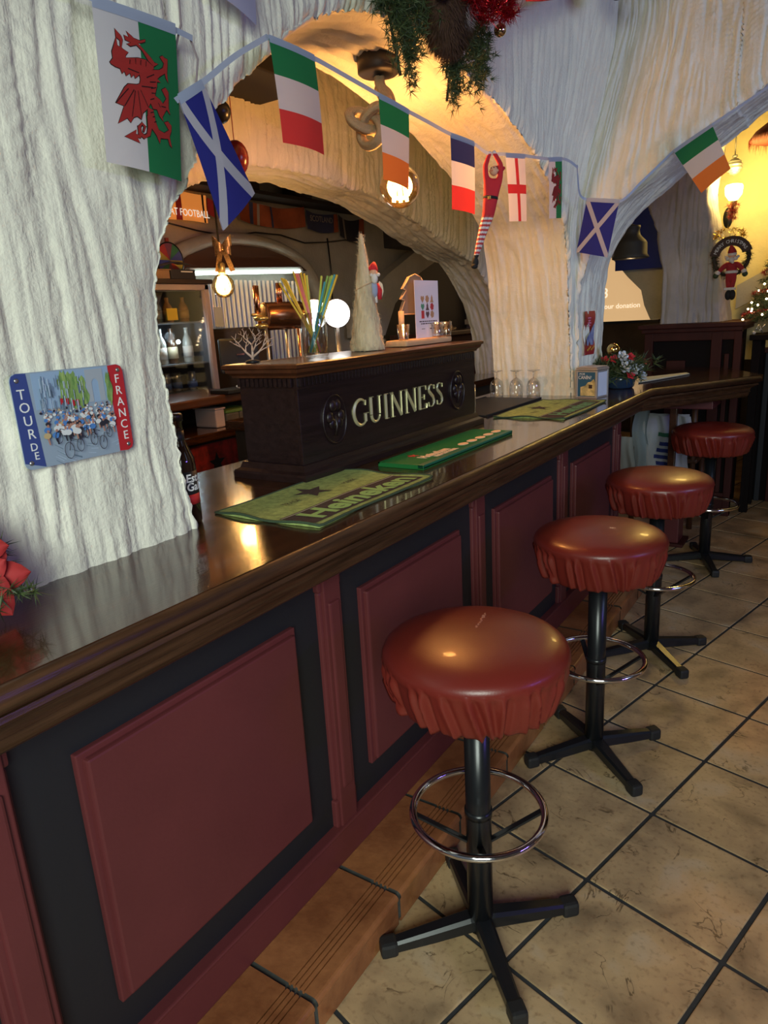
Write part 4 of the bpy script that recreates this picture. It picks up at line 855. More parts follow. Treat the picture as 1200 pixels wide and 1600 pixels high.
DLINES = [[(0.309, 0.488), (0.152, 0.601)], [(0.377, 0.485), (0.246, 0.609)], [(0.39, 0.49), (0.327, 0.667)], [(0.424, 0.485), (0.445, 0.658)], [(0.458, 0.476), (0.542, 0.573)], [(0.359, 0.298), (0.349, 0.328)], [(0.427, 0.281), (0.423, 0.316)], [(0.493, 0.278), (0.482, 0.314)], [(0.559, 0.274), (0.549, 0.311)], [(0.475, 0.449), (0.623, 0.434)], [(0.586, 0.404), (0.667, 0.392)], [(0.595, 0.445), (0.664, 0.428)], [(0.599, 0.473), (0.653, 0.468)], [(0.575, 0.519), (0.63, 0.504)], [(0.566, 0.605), (0.608, 0.595)], [(0.591, 0.63), (0.626, 0.621)], [(0.608, 0.662), (0.644, 0.65)], [(0.548, 0.382), (0.651, 0.345)], [(0.325, 0.359), (0.457, 0.367)], [(0.682, 0.524), (0.707, 0.549)], [(0.721, 0.54), (0.789, 0.537)]]
def dragon(P, t):
    decal(P, [grow(p, .0055) if len(p) > 4 else grow(p, .008) for p in DRAGON], .0008, 'dragon_outline', DRK, t); decal(P, DRAGON, .0016, 'dragon', DRR, t)
    m = MB()
    for a, b in DLINES:
        a, b = Vector(a), Vector(b); d = (b-a).normalized(); q = Vector((-d.y, d.x))*.003
        m.add([P(*(p), .0023) for p in (a-q, b-q, b+q, a+q)], [(0, 1, 2, 3)])
    m.obj('dragon_lines', DRK, t, fixn=False)
FX = -1.085
t, P = flag('Welsh dragon flag nearest the camera, hanging over the left column', (FX, .848, 1.948), (FX, 1.018, 1.951), (FX, .992, 1.698), (FX, .830, 1.709), [(FW, 'white_field', 0, .51, 0, 1), (FG, 'green_field', .51, 1, 0, 1)], .007); dragon(P, t)
def saltire(P, t, w=.085):
    for poly in ([(0, 0), (w, 0), (1, 1-w*.8), (1, 1), (1-w, 1), (0, w*.8)], [(1, 0), (1, w*.8), (w, 1), (0, 1), (0, 1-w*.8), (1-w, 0)]):
        # split the diagonals so that they follow the cloth
        n = 8; a, b, c, d, e, f = poly; A = [a] + [tuple(np.array(f)*(1-k/n)+np.array(e)*k/n) for k in range(n+1)] + [d]; B = [a] + [tuple(np.array(b)*(1-k/n)+np.array(c)*k/n) for k in range(n+1)] + [d]
        m = MB(); m.grid([[P(*p, .0010) for p in A], [P(*p, .0010) for p in B]]); m.grid([[P(*p, -.0010) for p in A], [P(*p, -.0010) for p in B]]); m.obj('white_band', FW, t, fixn=False)
t, P = flag('near Scottish saltire flag hanging at an angle beside the Welsh flag', (-1.075, 1.000, 1.834), (-1.075, 1.062, 1.872), (-1.07, 1.172, 1.694), (-1.07, 1.068, 1.615), [(FBL, 'blue_field', 0, 1, 0, 1)], .006); saltire(P, t, .12)
def tri(label, c, a, b, d, e, **k): return flag(label, a, b, d, e, [(c[0], 'top_band', 0, 1, 0, 1/3), (c[1], 'middle_band', 0, 1, 1/3, 2/3), (c[2], 'bottom_band', 0, 1, 2/3, 1)], **k)
tri('green white and red Italian flag hanging in the left of the arch', (FG, FW, FR_), (-1.065, 1.253, 1.993), (-1.065, 1.396, 1.989), (-1.055, 1.399, 1.796), (-1.060, 1.259, 1.800), bow=.010)
tri('green white and orange Irish flag in front of the glowing globe bulb', (FG, FW, FO), (-1.045, 1.623, 1.958), (-1.045, 1.762, 1.947), (-1.040, 1.739, 1.758), (-1.040, 1.615, 1.768), bow=.006)
tri('navy white and red French flag beside the hanging elf', (FNV, FW, FR_), (-1.035, 1.977, 1.926), (-1.035, 2.125, 1.925), (-1.03, 2.116, 1.726), (-1.03, 1.960, 1.727), bow=.006)
flag('white English flag with a red cross, right of the hanging elf', (-1.03, 2.353, 1.926), (-1.03, 2.511, 1.944), (-1.03, 2.533, 1.737), (-1.03, 2.375, 1.725),
     [(FW, 'white_field', 0, .42, 0, .43), (FW, 'white_field', .58, 1, 0, .43), (FW, 'white_field', 0, .42, .57, 1), (FW, 'white_field', .58, 1, .57, 1), (FEN, 'red_cross', .42, .58, 0, .43), (FEN, 'red_cross', .42, .58, .57, 1), (FEN, 'red_cross', 0, 1, .43, .57)], .006)
t, P = flag('far Welsh dragon flag hanging by the corner of the two arches', (-1.02, 2.718, 1.961), (-1.02, 2.854, 1.981), (-1.02, 2.861, 1.772), (-1.02, 2.722, 1.759), [(FW, 'white_field', 0, .45, 0, 1), (FG, 'green_field', .45, 1, 0, 1)], .006); dragon(P, t)
t, P = flag('far Scottish saltire flag below the corner of the two arches', (-1.029, 3.20, 1.873), (-.891, 3.20, 1.848), (-.935, 3.20, 1.632), (-1.070, 3.20, 1.666), [(FBL, 'blue_field', 0, 1, 0, 1)], .006); saltire(P, t)
tri('green white and orange Irish flag slanting along the far arch', (FG, FW, FO), (-.706, 3.30, 2.022), (-.566, 3.30, 2.094), (-.486, 3.28, 1.923), (-.586, 3.27, 1.847), bow=.005)
t, P = flag('plain lilac back of a flag at the top edge above the left column', (-1.085, 1.06, 2.25), (-1.085, 1.255, 2.25), (-1.085, 1.242, 2.018), (-1.085, 1.110, 2.045), [(cloth('flag_lilac', (.42, .44, .66)), 'field', 0, 1, 0, 1)], .006)
rb = thing('bunting_ribbon', 'pale satin bunting ribbon the flags hang from, looped across the arch', 'ribbon', (-1.05, 2.0, 1.95))
def ribbon(pts, w=.0105):
    P_, _, _ = catmull(pts, 10*len(pts)); n = Vector((.8, -.5, 0)).normalized(); P = []
    for k, p in enumerate(P_):
        a = Vector(P_[max(0, k-1)]); b = Vector(P_[min(len(P_)-1, k+1)]); t = (b-a).normalized(); s = n.cross(t).normalized()
        P.append([Vector(p)+s*w*.5, Vector(p)-s*w*.5])
    return MB().grid(P)
ribbon([(-1.090, .80, 1.956), (-1.086, .93, 1.953), (-1.086, 1.02, 1.953), (-1.086, 1.062, 1.950)]).obj('ribbon', SLV, rb)
ribbon([(-1.078, .995, 1.832), (-1.076, 1.065, 1.876), (-1.075, 1.16, 1.942), (-1.070, 1.255, 1.998)]).obj('ribbon', SLV, rb)
ribbon([(-1.070, 1.250, 1.997), (-1.066, 1.325, 1.994), (-1.066, 1.396, 1.993), (-1.056, 1.51, 1.978), (-1.046, 1.623, 1.962), (-1.046, 1.695, 1.956), (-1.046, 1.762, 1.951), (-1.04, 1.87, 1.940), (-1.036, 1.977, 1.930), (-1.036, 2.125, 1.929), (-1.034, 2.222, 1.915), (-1.032, 2.353, 1.930), (-1.032, 2.511, 1.948), (-1.025, 2.62, 1.956), (-1.022, 2.718, 1.965), (-1.022, 2.854, 1.985), (-1.02, 2.950, 1.988), (-1.01, 3.02, 1.972)]).obj('ribbon', SLV, rb)
ribbon([(-1.01, 3.01, 1.98), (-1.03, 3.08, 1.945), (-1.045, 3.16, 1.89), (-1.030, 3.20, 1.874), (-.96, 3.20, 1.863), (-.885, 3.20, 1.850), (-.82, 3.26, 1.92), (-.75, 3.30, 1.99), (-.706, 3.302, 2.026), (-.566, 3.302, 2.098), (-.45, 3.31, 2.158), (-.30, 3.32, 2.24)]).obj('ribbon', SLV, rb)
m = MB().tube([(-1.10, 1.045, 2.20), (-1.10, 1.055, 2.05), (-1.095, 1.045, 1.97), (-1.093, 1.012, 1.90), (-1.09, 1.000, 1.83)], .0022, 6).tube([(-1.093, 1.062, 1.952), (-1.092, 1.075, 1.92), (-1.092, 1.062, 1.87), (-1.090, 1.03, 1.83)], .0022, 6); m.obj('cord', mat('mauve_cord', (.28, .22, .24), .8), rb)

# ------------------------------------------------------------------ hanging elf doll (one continuous body)
def skin_body(name, verts, edges, radii, mats, parent, root=0, sub=2, face_mat=None):
    me = bpy.data.meshes.new(name); me.from_pydata([Vector(v) for v in verts], edges, []); o = bpy.data.objects.new(name, me); COL.objects.link(o)
    o.modifiers.new('skin', 'SKIN'); 
    if not me.skin_vertices: bpy.context.view_layer.objects.active = o
    lay = me.skin_vertices[0].data if me.skin_vertices else None
    for k, r in enumerate(radii):
        lay[k].radius = (r, r) if not isinstance(r, tuple) else r; lay[k].use_root = (k == root)
    sb = o.modifiers.new('sub', 'SUBSURF'); sb.levels = sub; sb.render_levels = sub
    bpy.context.view_layer.update(); dg = bpy.context.evaluated_depsgraph_get(); me2 = bpy.data.meshes.new_from_object(o.evaluated_get(dg))
    bpy.data.objects.remove(o); bpy.data.meshes.remove(me); me2.name = name
    for m_ in mats: me2.materials.append(m_)
    off = Vector((0, 0, 0)); q = parent
    while q is not None: off += q.location; q = q.parent
    for p in me2.polygons: p.use_smooth = True; p.material_index = face_mat(p.center) if face_mat else 0
    for v in me2.vertices: v.co -= off
    o2 = bpy.data.objects.new(name, me2); COL.objects.link(o2); o2.parent = parent; return o2
EO = Vector((-1.030, 2.243, 1.930)); EVW = Vector((.836, .548, 0)); EFD = Vector((.548, -.836, 0))
def ep(px, py, f=0.0): return EO + EVW*(px/486.0) + Vector((0, 0, -py/486.0)) + EFD*f
elf = thing('elf_doll', 'red elf doll with striped legs hanging by its hands from the ribbon', 'doll', ep(0, 90))
EV = [ep(-4, 84), ep(-2, 66), ep(1, 50), ep(3, 42), ep(-9, 44), ep(-10, 24, .004), ep(-2, 4, .006), ep(13, 44), ep(14, 24, .004), ep(2, 3, .004), ep(-10, 94, .004), ep(-17, 116, .006), ep(-23, 138, .006), ep(-28, 158, .006), ep(-2, 94, -.002), ep(-12, 116, -.004), ep(-20, 138, -.004), ep(-27, 158, -.004)]
EE = [(0, 1), (1, 2), (2, 3), (2, 4), (4, 5), (5, 6), (2, 7), (7, 8), (8, 9), (0, 10), (10, 11), (11, 12), (12, 13), (0, 14), (14, 15), (15, 16), (16, 17)]
ER = [.025, .022, .023, .009, .0095, .0085, .006, .0095, .0085, .006, .0125, .0110, .0090, .0070, .0125, .0110, .0090, .0070]
STRW = mat('elf_stripe_white', (.72, .62, .60), .85); STRR = mat('elf_stripe_red', (.52, .05, .05), .85); EHND = mat('elf_mitten', (.75, .60, .62), .8)
ZL = ep(0, 96).z; ZB = ep(0, 153).z; ZH = ep(0, 8).z
def emat(c):
    if c.z < ZL: return 4 if c.z < ZB else (1 if int(c.z/.0068) % 2 else 2)
    return 3 if c.z > ZH else 0
skin_body('body', EV, EE, ER, [REDC, STRW, STRR, EHND, BLK], elf, 0, 3, emat)
hc = ep(3, 32, .004); fz = (EFD*.8-EVW*.5+Vector((0, 0, .35))).normalized(); fs = Vector((0, 0, 1)).cross(fz).normalized(); fu = fz.cross(fs)
MB().ball(hc, (.0135, .0135, .0150), n=20).ball(hc+fz*.0138, .0024, n=8).ball(hc+fs*.013, .004, n=8).ball(hc-fs*.013, .004, n=8).obj('head', SKIN, elf)
MB().ball(hc-fz*.004+fu*.004, (.0140, .0140, .0138), n=18).obj('hair', mat('elf_hair', (.10, .045, .02), .8), elf)
MB().lathe([(.0148, 0), (.0140, .006), (.009, .016), (.003, .026), (0, .027)], ep(9, 31, -.006), n=18, R=Vector((.7, .45, .25)).to_track_quat('Z', 'Y').to_matrix()).obj('hat', REDC, elf)
m = MB()
for s_ in (-1, 1): m.ball(hc+fz*.0125+fs*s_*.005+fu*.004, .0018, n=8)
m.obj('eyes', BLK, elf); MB().box(hc+fz*.0132-fu*.006, (.006, .002, .0015)).obj('mouth', STRR, elf)
bq = (ep(1, 50)-ep(-4, 84)).normalized().to_track_quat('Z', 'Y').to_matrix()
MB().lathe([(.0238, -.004), (.0246, .0), (.0238, .004)], ep(-2.5, 70), n=24, R=bq).obj('belt', BLK, elf)
MB().box(ep(-6, 71, .0245), (.010, .004, .010), .001).obj('buckle', GOLD, elf)
for a, f in ((-29, .006), (-27, -.006)):
    MB().ball(ep(a, 163, f), (.0095, .0095, .016), n=14).ball(ep(a-2, 170, f+.007), (.010, .010, .008), n=12).obj('boot', BLK, elf)
# ------------------------------------------------------------------ rope pendant lamp under the arch
pd = thing('pendant_lamp', 'knotted rope pendant lamp with a glowing amber globe bulb under the arch', 'lamp', (-1.34, 2.09, 2.2))
def rope(m, pts, r, n=14, turns=95):
    P_, _, _ = catmull(pts, int(22*len(pts))); L_ = sum((Vector(P_[k+1])-Vector(P_[k])).length for k in range(len(P_)-1))
    return m.tube([Vector(p) for p in P_], r, 18, tw=L_*turns/len(P_), sec=lambda a: .58+.50*abs(math.cos(1.5*a))**.7)
ROPE = mat('jute_rope', (.46, .32, .18), .9, bump=.5, bscale=260)
MB().lathe([(0, 2.168), (.058, 2.168), (.066, 2.174), (.067, 2.226), (0, 2.226)], (-1.34, 2.09, 0), n=40).obj('ceiling_rose', mat('rose_brown', (.030, .020, .015), .5), pd)
MB().tube([(-1.34, 2.09, 2.17), (-1.34, 2.09, 2.145)], .010, 14).obj('rose_stem', mat('rose_brown', (.03, .02, .015), .5), pd)
rp_ = MB()
rope(rp_, [(-1.34, 2.09, 2.160), (-1.335, 2.086, 2.135), (-1.322, 2.098, 2.105), (-1.335, 2.126, 2.088), (-1.352, 2.124, 2.118), (-1.350, 2.108, 2.135), (-1.336, 2.130, 2.120), (-1.325, 2.128, 2.085), (-1.330, 2.095, 2.062)], .0165)
KC = Vector((-1.338, 2.022, 2.018)); kr = Vector((.80, .60, 0)); kf = Vector((.60, -.80, 0))
kn = [KC+kr*(.0235*(math.sin(t)+2*math.sin(2*t)))+Vector((0, 0, .0200*(math.cos(t)-2*math.cos(2*t))))+kf*(-.026*math.sin(3*t)) for t in np.linspace(.35, 2*PI+.1, 26)]
rope(rp_, [(-1.330, 2.095, 2.062)] + [tuple(k) for k in kn] + [(-1.335, 2.09, 1.985), (-1.34, 2.15, 1.972), (-1.34, 2.184, 1.955)], .0155)
rp_.obj('knotted_rope', ROPE, pd)
MB().lathe([(.016, 0), (.018, .004), (.018, .036), (.012, .042), (0, .042)], (-1.34, 2.185, 1.918), n=24).obj('bulb_socket', BMET, pd)
BC = Vector((-1.34, 2.185, 1.856))
MB().ball(BC, .068, n=36).obj('bulb_globe', glass('amber_glass', (1.0, .80, .48), .10), pd)
FIL = mat('filament_glow', (1, .6, .2), .5, emit=(1, .62, .20), estr=60)
m = MB()
for k in range(6):
    a = k*PI/3; m.tube([BC+Vector((.010*math.cos(a), .010*math.sin(a), .044)), BC+Vector((.026*math.cos(a), .026*math.sin(a), -.046))], .0060, 8)
m.obj('filament', FIL, pd)
def point(name, loc, power, color, r=.03, parent=None):
    d = bpy.data.lights.new(name, 'POINT'); d.energy = power; d.color = color; d.shadow_soft_size = r
    o = bpy.data.objects.new(name, d); COL.objects.link(o); o.location = loc; return o
point('globe_bulb_light', BC, 23, (1, .52, .23), .055)
# second bulb with a bow, further in
p2 = thing('bow_lamp', 'bright warm bulb hanging below a bronze glitter bow inside the bar', 'lamp', (-2.45, 2.40, 1.62))
LC = Vector((-2.45, 2.415, 1.625))
MB().tube([LC+Vector((0, 0, .06)), (LC.x, LC.y, 2.98)], .005, 6).obj('cord', BMET, p2)
MB().lathe([(.014, .045), (.017, .05), (.017, .085), (.008, .095), (0, .095)], LC, n=18).obj('bulb_socket', GOLD, p2)
MB().lathe([(0, -.062), (.022, -.058), (.042, -.042), (.052, -.015), (.048, .012), (.032, .034), (.016, .048)], LC, n=28).obj('bulb_globe', glass('amber_glass', (1, .8, .48)), p2)
m = MB()
for k in range(5): m.tube([LC+Vector((.016*math.cos(k*1.26), .016*math.sin(k*1.26), .03)), LC+Vector((.022*math.cos(k*1.26), .022*math.sin(k*1.26), -.035))], .006, 8)
m.obj('filament', mat('filament_hot', (1, .7, .3), .5, emit=(1, .66, .28), estr=70), p2)
BOW = mat('bronze_glitter', (.45, .27, .12), .35, .6, var=.4, vscale=160)
bo = MB(); bc = LC+Vector((.02, 0, .155)); vx = Vector((.835, .547, 0)); fx = Vector((.547, -.835, 0))
for s in (-1, 1):
    for dz, q in ((.030, .95), (-.012, .8)):
        P = []
        for k in range(11):
            t = k/10; a = t*2*PI; c = bc+vx*s*(.046*q*(1-math.cos(a))/2)+fx*(.016*math.sin(a))+Vector((0, 0, dz*(1-math.cos(a))/2)); w = .012+.012*(1-math.cos(a))/2
            P.append([c+Vector((0, 0, w)), c-Vector((0, 0, w))])
        bo.grid(P)
    bo.grid([[bc+vx*s*(.006+.030*t+.010)+Vector((0, 0, -.10*t))+fx*.006*math.sin(5*t), bc+vx*s*(.006+.030*t-.012)+Vector((0, 0, -.10*t-.006))+fx*.006*math.sin(5*t)] for t in np.linspace(0, 1, 8)])
bo.ball(bc, (.012, .012, .014)); bo.obj('ribbon_bow', BOW, p2)
point('bow_bulb_light', LC, 7, (1, .62, .26), .05)

# ------------------------------------------------------------------ festive garland at the top of the arch
wr = thing('fir_garland', 'hanging fir swag with red tinsel and gilt baubles over the arch', 'garland', (-1.03, 1.95, 2.3))
def branch(p, q, n, sp): return [Vector(p)*(1-t)+Vector(q)*t+Vector((abs(random.gauss(0, sp*.7)), random.gauss(0, sp), random.gauss(0, sp))) for t in np.linspace(0, 1, n)]
bs = []
for a, b, n, sp in (((-1.05, 1.66, 2.34), (-1.05, 1.66, 2.14), 150, .020), ((-1.04, 1.74, 2.36), (-1.04, 1.73, 2.10), 210, .030), ((-1.03, 1.68, 2.18), (-1.03, 1.685, 2.07), 90, .022), ((-1.03, 1.74, 2.12), (-1.03, 1.745, 2.015), 70, .013), ((-1.03, 1.80, 2.32), (-1.03, 1.78, 2.12), 130, .026),
                    ((-1.03, 2.05, 2.34), (-1.03, 2.02, 2.10), 260, .036), ((-1.03, 2.12, 2.30), (-1.03, 2.10, 2.11), 190, .036), ((-1.03, 2.0, 2.13), (-1.03, 1.985, 2.015), 90, .015), ((-1.03, 1.985, 2.14), (-1.03, 1.95, 2.07), 40, .012), ((-1.03, 2.15, 2.22), (-1.03, 2.15, 2.09), 80, .022), ((-1.03, 1.93, 2.36), (-1.03, 2.12, 2.36), 160, .03)):
    bs += branch(a, b, n, sp)
m = MB(); needles(m, bs, .026, .0013, 1.0, per=13, axis=(.2, 0, -.25), nmat=2); tag(m.obj('fir_needles', [FIR, FIR2], wr), kind='stuff')
m = MB(); m.tube([(-1.06, 1.66, 2.36), (-1.06, 1.70, 2.2), (-1.05, 1.74, 2.03)], .004, 6).tube([(-1.06, 2.10, 2.36), (-1.06, 2.06, 2.2), (-1.05, 1.99, 2.02)], .004, 6).tube([(-1.06, 1.6, 2.37), (-1.06, 2.2, 2.37)], .005, 6); m.obj('stems', DARK, wr)
m = MB(); tp = [Vector((-.925+.02*math.sin(9*t), 1.80+.33*t, 2.262-.035*math.sin(PI*t)+.010*math.sin(14*t)))+Vector((random.gauss(0, .008), random.gauss(0, .014), random.gauss(0, .016))) for t in np.linspace(0, 1, 260)]
needles(m, tp, .034, .0011, 1, per=16); tag(m.obj('red_tinsel', TINR, wr), kind='stuff')
for y, z, x in ((1.80, 2.207, -.95), (2.150, 2.215, -.955)):
    b = MB().ball((x, y, z), .018, n=20).obj('gold_bauble', mat('pale_gold_bauble', (.85, .70, .42), .07, 1.0), wr); MB().tube([(x, y, z+.017), (x, y, z+.024)], .004, 8).obj('bauble_cap', GOLD, b)
FURB = mat('brown_fur', (.085, .040, .022), .9, var=.3, vscale=40); FURW = mat('grey_fur', (.42, .35, .34), .9)
pt = thing('plush_toy', 'brown furry plush toy with a pale patch nestled in the fir garland', 'plush toy', (-1.0, 1.90, 2.2))
def fur(m, c, r, n, ln, w, cond=None, mi=0):
    for _ in range(n):
        d = Vector(RNG.normal(size=3)).normalized()
        if cond and not cond(d): continue
        p = Vector(c)+Vector((d.x*r[0], d.y*r[1], d.z*r[2])); e = (d*.55+Vector((0, 0, -1))*.7+Vector(RNG.normal(size=3))*.25).normalized(); s = e.cross(d).normalized()*w
        m.add([p-s, p+s, p+e*ln], [(0, 1, 2)], mi)
pc, prr = Vector((-1.0, 1.905, 2.220)), (.060, .085, .110)
MB().ball(pc, prr, n=24).obj('body', FURB, pt); m = MB(); fur(m, pc, prr, 4200, .030, .0014); tag(m.obj('brown_fur', FURB, pt), kind='stuff')
m = MB(); fur(m, pc+Vector((.012, .012, .015)), (.055, .050, .085), 3600, .030, .0014, lambda d: d.x > .3 and d.y > -.25 and d.z > -.75); tag(m.obj('pale_fur', FURW, pt), kind='stuff')
# large santa doll lying along the top, mostly above the frame
sd = thing('santa_doll', 'red suited doll with a black boot lying along the top of the arch wall', 'doll', (-1.0, 2.9, 2.5))
MB().tube([(-1.0, 2.20, 2.345), (-1.0, 2.26, 2.335), (-1.0, 2.33, 2.345), (-1.0, 2.40, 2.375)], [.020, .036, .030, .022], 14).obj('hand', mat('doll_hand', (.72, .50, .36), .7), sd)
MB().tube([(-.99, 2.38, 2.392), (-.985, 2.55, 2.445), (-.98, 2.70, 2.495), (-.97, 2.79, 2.535)], [.028, .034, .036, .036], 16).obj('sleeve', REDC, sd)
m = MB().tube([(-.97, 2.785, 2.532), (-.97, 2.825, 2.552)], [.036, .034], 14); m.obj('fur_cuff', WFUR, sd)
MB().tube([(-.97, 2.70, 2.56), (-.92, 2.85, 2.67), (-.87, 2.97, 2.70)], [.06, .07, .055], 16).obj('leg', REDC, sd)
MB().ball((-.865, 2.99, 2.560), (.040, .048, .050), n=20).ball((-.825, 2.99, 2.548), (.060, .040, .036), n=20).tube([(-.87, 2.975, 2.66), (-.865, 2.985, 2.57)], .038, 14).obj('boot', BLK, sd)

# ------------------------------------------------------------------ behind the bar
def box_thing(name, label, cat, mats, boxes, group=None):
    xs = [b[1] for b in boxes]; z0 = min(b[5] for b in boxes)
    t = thing(name, label, cat, ((xs[0]+boxes[0][2])/2, (boxes[0][3]+boxes[0][4])/2, z0), group)
    for b in boxes: MB().b2(*b[1:7], b[7] if len(b) > 7 else .003).obj(b[0], mats[b[8] if len(b) > 8 else 0], t)
    return t
PINKF = mat('pinkish_aluminium', (.48, .38, .36), .4, .3); FRIN = mat('fridge_interior', (.10, .10, .11), .5); SHELFM = mat('fridge_shelf', (.35, .36, .38), .3, .6)
fr = thing('bottle_fridge', 'tall glass-fronted bottle fridge with a pinkish metal frame behind the bar', 'fridge', (-3.2, 2.45, .0))
fx0, fx1, fy0, fy1, fz0, fz1 = -3.40, -3.0, 2.02, 2.845, .75, 1.665
MB().b2(fx0, fx0+.02, fy0, fy1, fz0, fz1).b2(fx0, fx1-.03, fy0, fy0+.02, fz0, fz1).b2(fx0, fx1-.03, fy1-.02, fy1, fz0, fz1).b2(fx0, fx1-.03, fy0, fy1, fz1-.02, fz1+.0).b2(fx0, fx1-.03, fy0, fy1, fz0, fz0+.03).obj('cabinet', FRIN, fr)
dr = MB().b2(fx1-.03, fx1, fy0, fy1, fz1-.030, fz1, .004).b2(fx1-.03, fx1, fy1-.032, fy1, fz0, fz1, .004).b2(fx1-.03, fx1, fy0, fy0+.032, fz0, fz1, .004).b2(fx1-.03, fx1, fy0, fy1, fz0, fz0+.04, .004).obj('door_frame', PINKF, fr)
MB().b2(fx1-.018, fx1-.014, fy0+.03, fy1-.03, fz0+.04, fz1-.03).obj('door_glass', glass('fridge_glass', (.92, .95, .97), .10), dr)
MB().b2(fx1-.013, fx1-.011, 2.545, 2.615, 1.485, 1.545).obj('yellow_sticker', mat('yellow_sticker', (.55, .42, .04), .5), dr)
SH = (1.475, 1.255, 1.105, .93)
for z in SH: MB().b2(fx0+.02, fx1-.045, fy0+.02, fy1-.02, z-.008, z).obj('shelf', SHELFM, fr)
MB().b2(fx1-.06, fx1-.05, fy0+.05, fy1-.05, fz1-.034, fz1-.024).obj('lamp_strip', SHELFM, fr); MB().ball((-3.08, 2.655, 1.372), .011, n=12).obj('door_glint_bead', mat('door_glint_glow', (1, 1, 1), .4, emit=(.75, .95, 1), estr=40), fr); point('fridge_fill_light', (-3.07, 2.60, 1.40), 1.2, (.75, .92, 1), .03)  # bead is an added glint in the door glass; unseen fill light brightens bottles
def fbottle(label, h, r, c, name='bottle', can=False):
    b = thing(name, label, 'can' if can else 'bottle', (0, 0, 0), 'drinks in the bottle fridge')
    pr = [(0, 0), (r*.93, 0), (r, .005), (r, h*.96), (r*.8, h), (0, h)] if can else [(0, 0), (r*.95, 0), (r, .006), (r, h*.56), (r*.85, h*.66), (r*.42, h*.80), (r*.40, h*.96), (r*.46, h*.97), (r*.46, h), (0, h)]
    MB().lathe(pr, n=14).obj('body', mat('fr_'+c, {'brown': (.05, .022, .01), 'green': (.03, .09, .03), 'clear': (.30, .30, .27), 'amber': (.35, .15, .03), 'violet': (.22, .10, .30), 'can': (.20, .22, .28)}[c], .15, .7 if can else 0, coat=.4), b)
    MB().lathe([(r*1.02, h*.15), (r*1.02, h*.48)], n=14).obj('label', mat('frl_'+c, {'brown': (.45, .38, .25), 'green': (.5, .5, .4), 'clear': (.55, .5, .45), 'amber': (.55, .30, .06), 'violet': (.45, .35, .55), 'can': (.08, .14, .35)}[c], .5), b)
    return b
kinds = {}
for zi, (z, hh, cols) in enumerate(((1.475, .13, ['amber', 'violet', 'brown', 'amber', 'clear', 'amber']), (1.255, .19, ['clear', 'brown', 'clear', 'green', 'clear', 'brown']), (1.105, .105, ['can', 'can', 'can', 'brown', 'can', 'can']), (.93, .16, ['green', 'amber', 'brown', 'green', 'brown', 'green']))):
    nm = ('top', 'second', 'third', 'lowest')[zi]
    for k in range(7):
        c = cols[k % 6]; lb = {'can': 'metal drinks can', 'brown': 'brown glass bottle', 'green': 'green glass bottle', 'clear': 'clear glass bottle', 'amber': 'amber bottle', 'violet': 'violet labelled bottle'}[c] + ' on the %s shelf of the glass fridge' % nm
        key = (zi, c); y = 2.20+.092*k
        if key not in kinds:
            kinds[key] = fbottle(lb, hh, .028, c, 'drinks_can' if c == 'can' else 'bottle', c == 'can'); o = kinds[key]; o.location = (-3.12, y, z+.0005)
        else: o = dup(kinds[key], (-3.12-.02*(k % 2), y, z+.0005), .3*k, lb)
        o['label'] = lb + ', %s from the left' % ('first', 'second', 'third', 'fourth', 'fifth', 'sixth', 'seventh')[k]
        o['group'] = lb.split(' on the ')[0] + 's on the %s fridge shelf' % nm
CARD = mat('cardboard', (.32, .19, .10), .8); BOXD = mat('dark_carton', (.03, .028, .03), .6)
box_thing('wooden_board', 'dark board lying across the top of the bottle fridge', 'board', [DARK], [('plank', -3.38, -2.98, 2.05, 2.86, 1.667, 1.690)])
box_thing('cardboard_box', 'small tan cardboard box on top of the fridge by the left column', 'box', [CARD], [('carton', -3.30, -3.02, 2.38, 2.605, 1.6905, 1.735), ('lid_flap', -3.31, -3.01, 2.375, 2.61, 1.735, 1.740)])
box_thing('dark_carton', 'black printed carton on top of the fridge beside the tan box', 'box', [BOXD, WHITE], [('carton', -3.30, -3.03, 2.62, 2.79, 1.6905, 1.742), ('printed_line', -3.03, -3.028, 2.69, 2.77, 1.728, 1.734, 0, 1)])
bg = thing('folded_flag', 'folded blue and white cloth lying across the boxes on the fridge', 'cloth', (-3.1, 2.62, 1.755))
MB().grid([[(x, y, 1.757+.010*math.sin(y*25+x*9)+.035*(y-2.5)+.012*(1-((x+3.1)/.12)**2)) for x in np.linspace(-3.14, -2.99, 8)] for y in np.linspace(2.50, 2.77, 16)]).obj('cloth', mat('blue_cloth', (.045, .06, .20), .8, col2=(.30, .32, .40), vscale=9), bg)
WHY, WHZ = 2.735, 1.800
pw = thing('prize_wheel', 'small wheel of coloured wedges standing above the fridge boxes', 'wheel', (-3.16, 2.735, 1.75)); wc = Vector((-3.16, WHY, WHZ))
for k, c in enumerate(((.55, .42, .06), (.42, .05, .05), (.20, .06, .12), (.05, .20, .10), (.08, .10, .35), (.50, .40, .06), (.42, .05, .05), (.20, .06, .12), (.05, .20, .10), (.08, .10, .35))):
    a0, a1 = PI-k*PI/5*1.0, PI-(k+1)*PI/5
    MB().prism([(0, 0)] + [(.088*math.cos(a0+(a1-a0)*q/5), .088*math.sin(a0+(a1-a0)*q/5)) for q in range(6)], wc, (0, 1, 0), (0, 0, 1), .006).obj('wedge', mat('wedge_%d' % (k % 5), c, .5), pw)
MB().tube([wc+Vector((.006, .091*math.cos(t), .091*math.sin(t))) for t in np.linspace(0, 2*PI, 36, endpoint=False)], .004, 6, closed=True).obj('rim', BMET, pw)
MB().b2(-3.17, -3.155, WHY-.01, WHY+.01, WHZ+.085, WHZ+.115, .003).obj('pointer', mat('pointer_red', (.3, .05, .04), .5), pw)
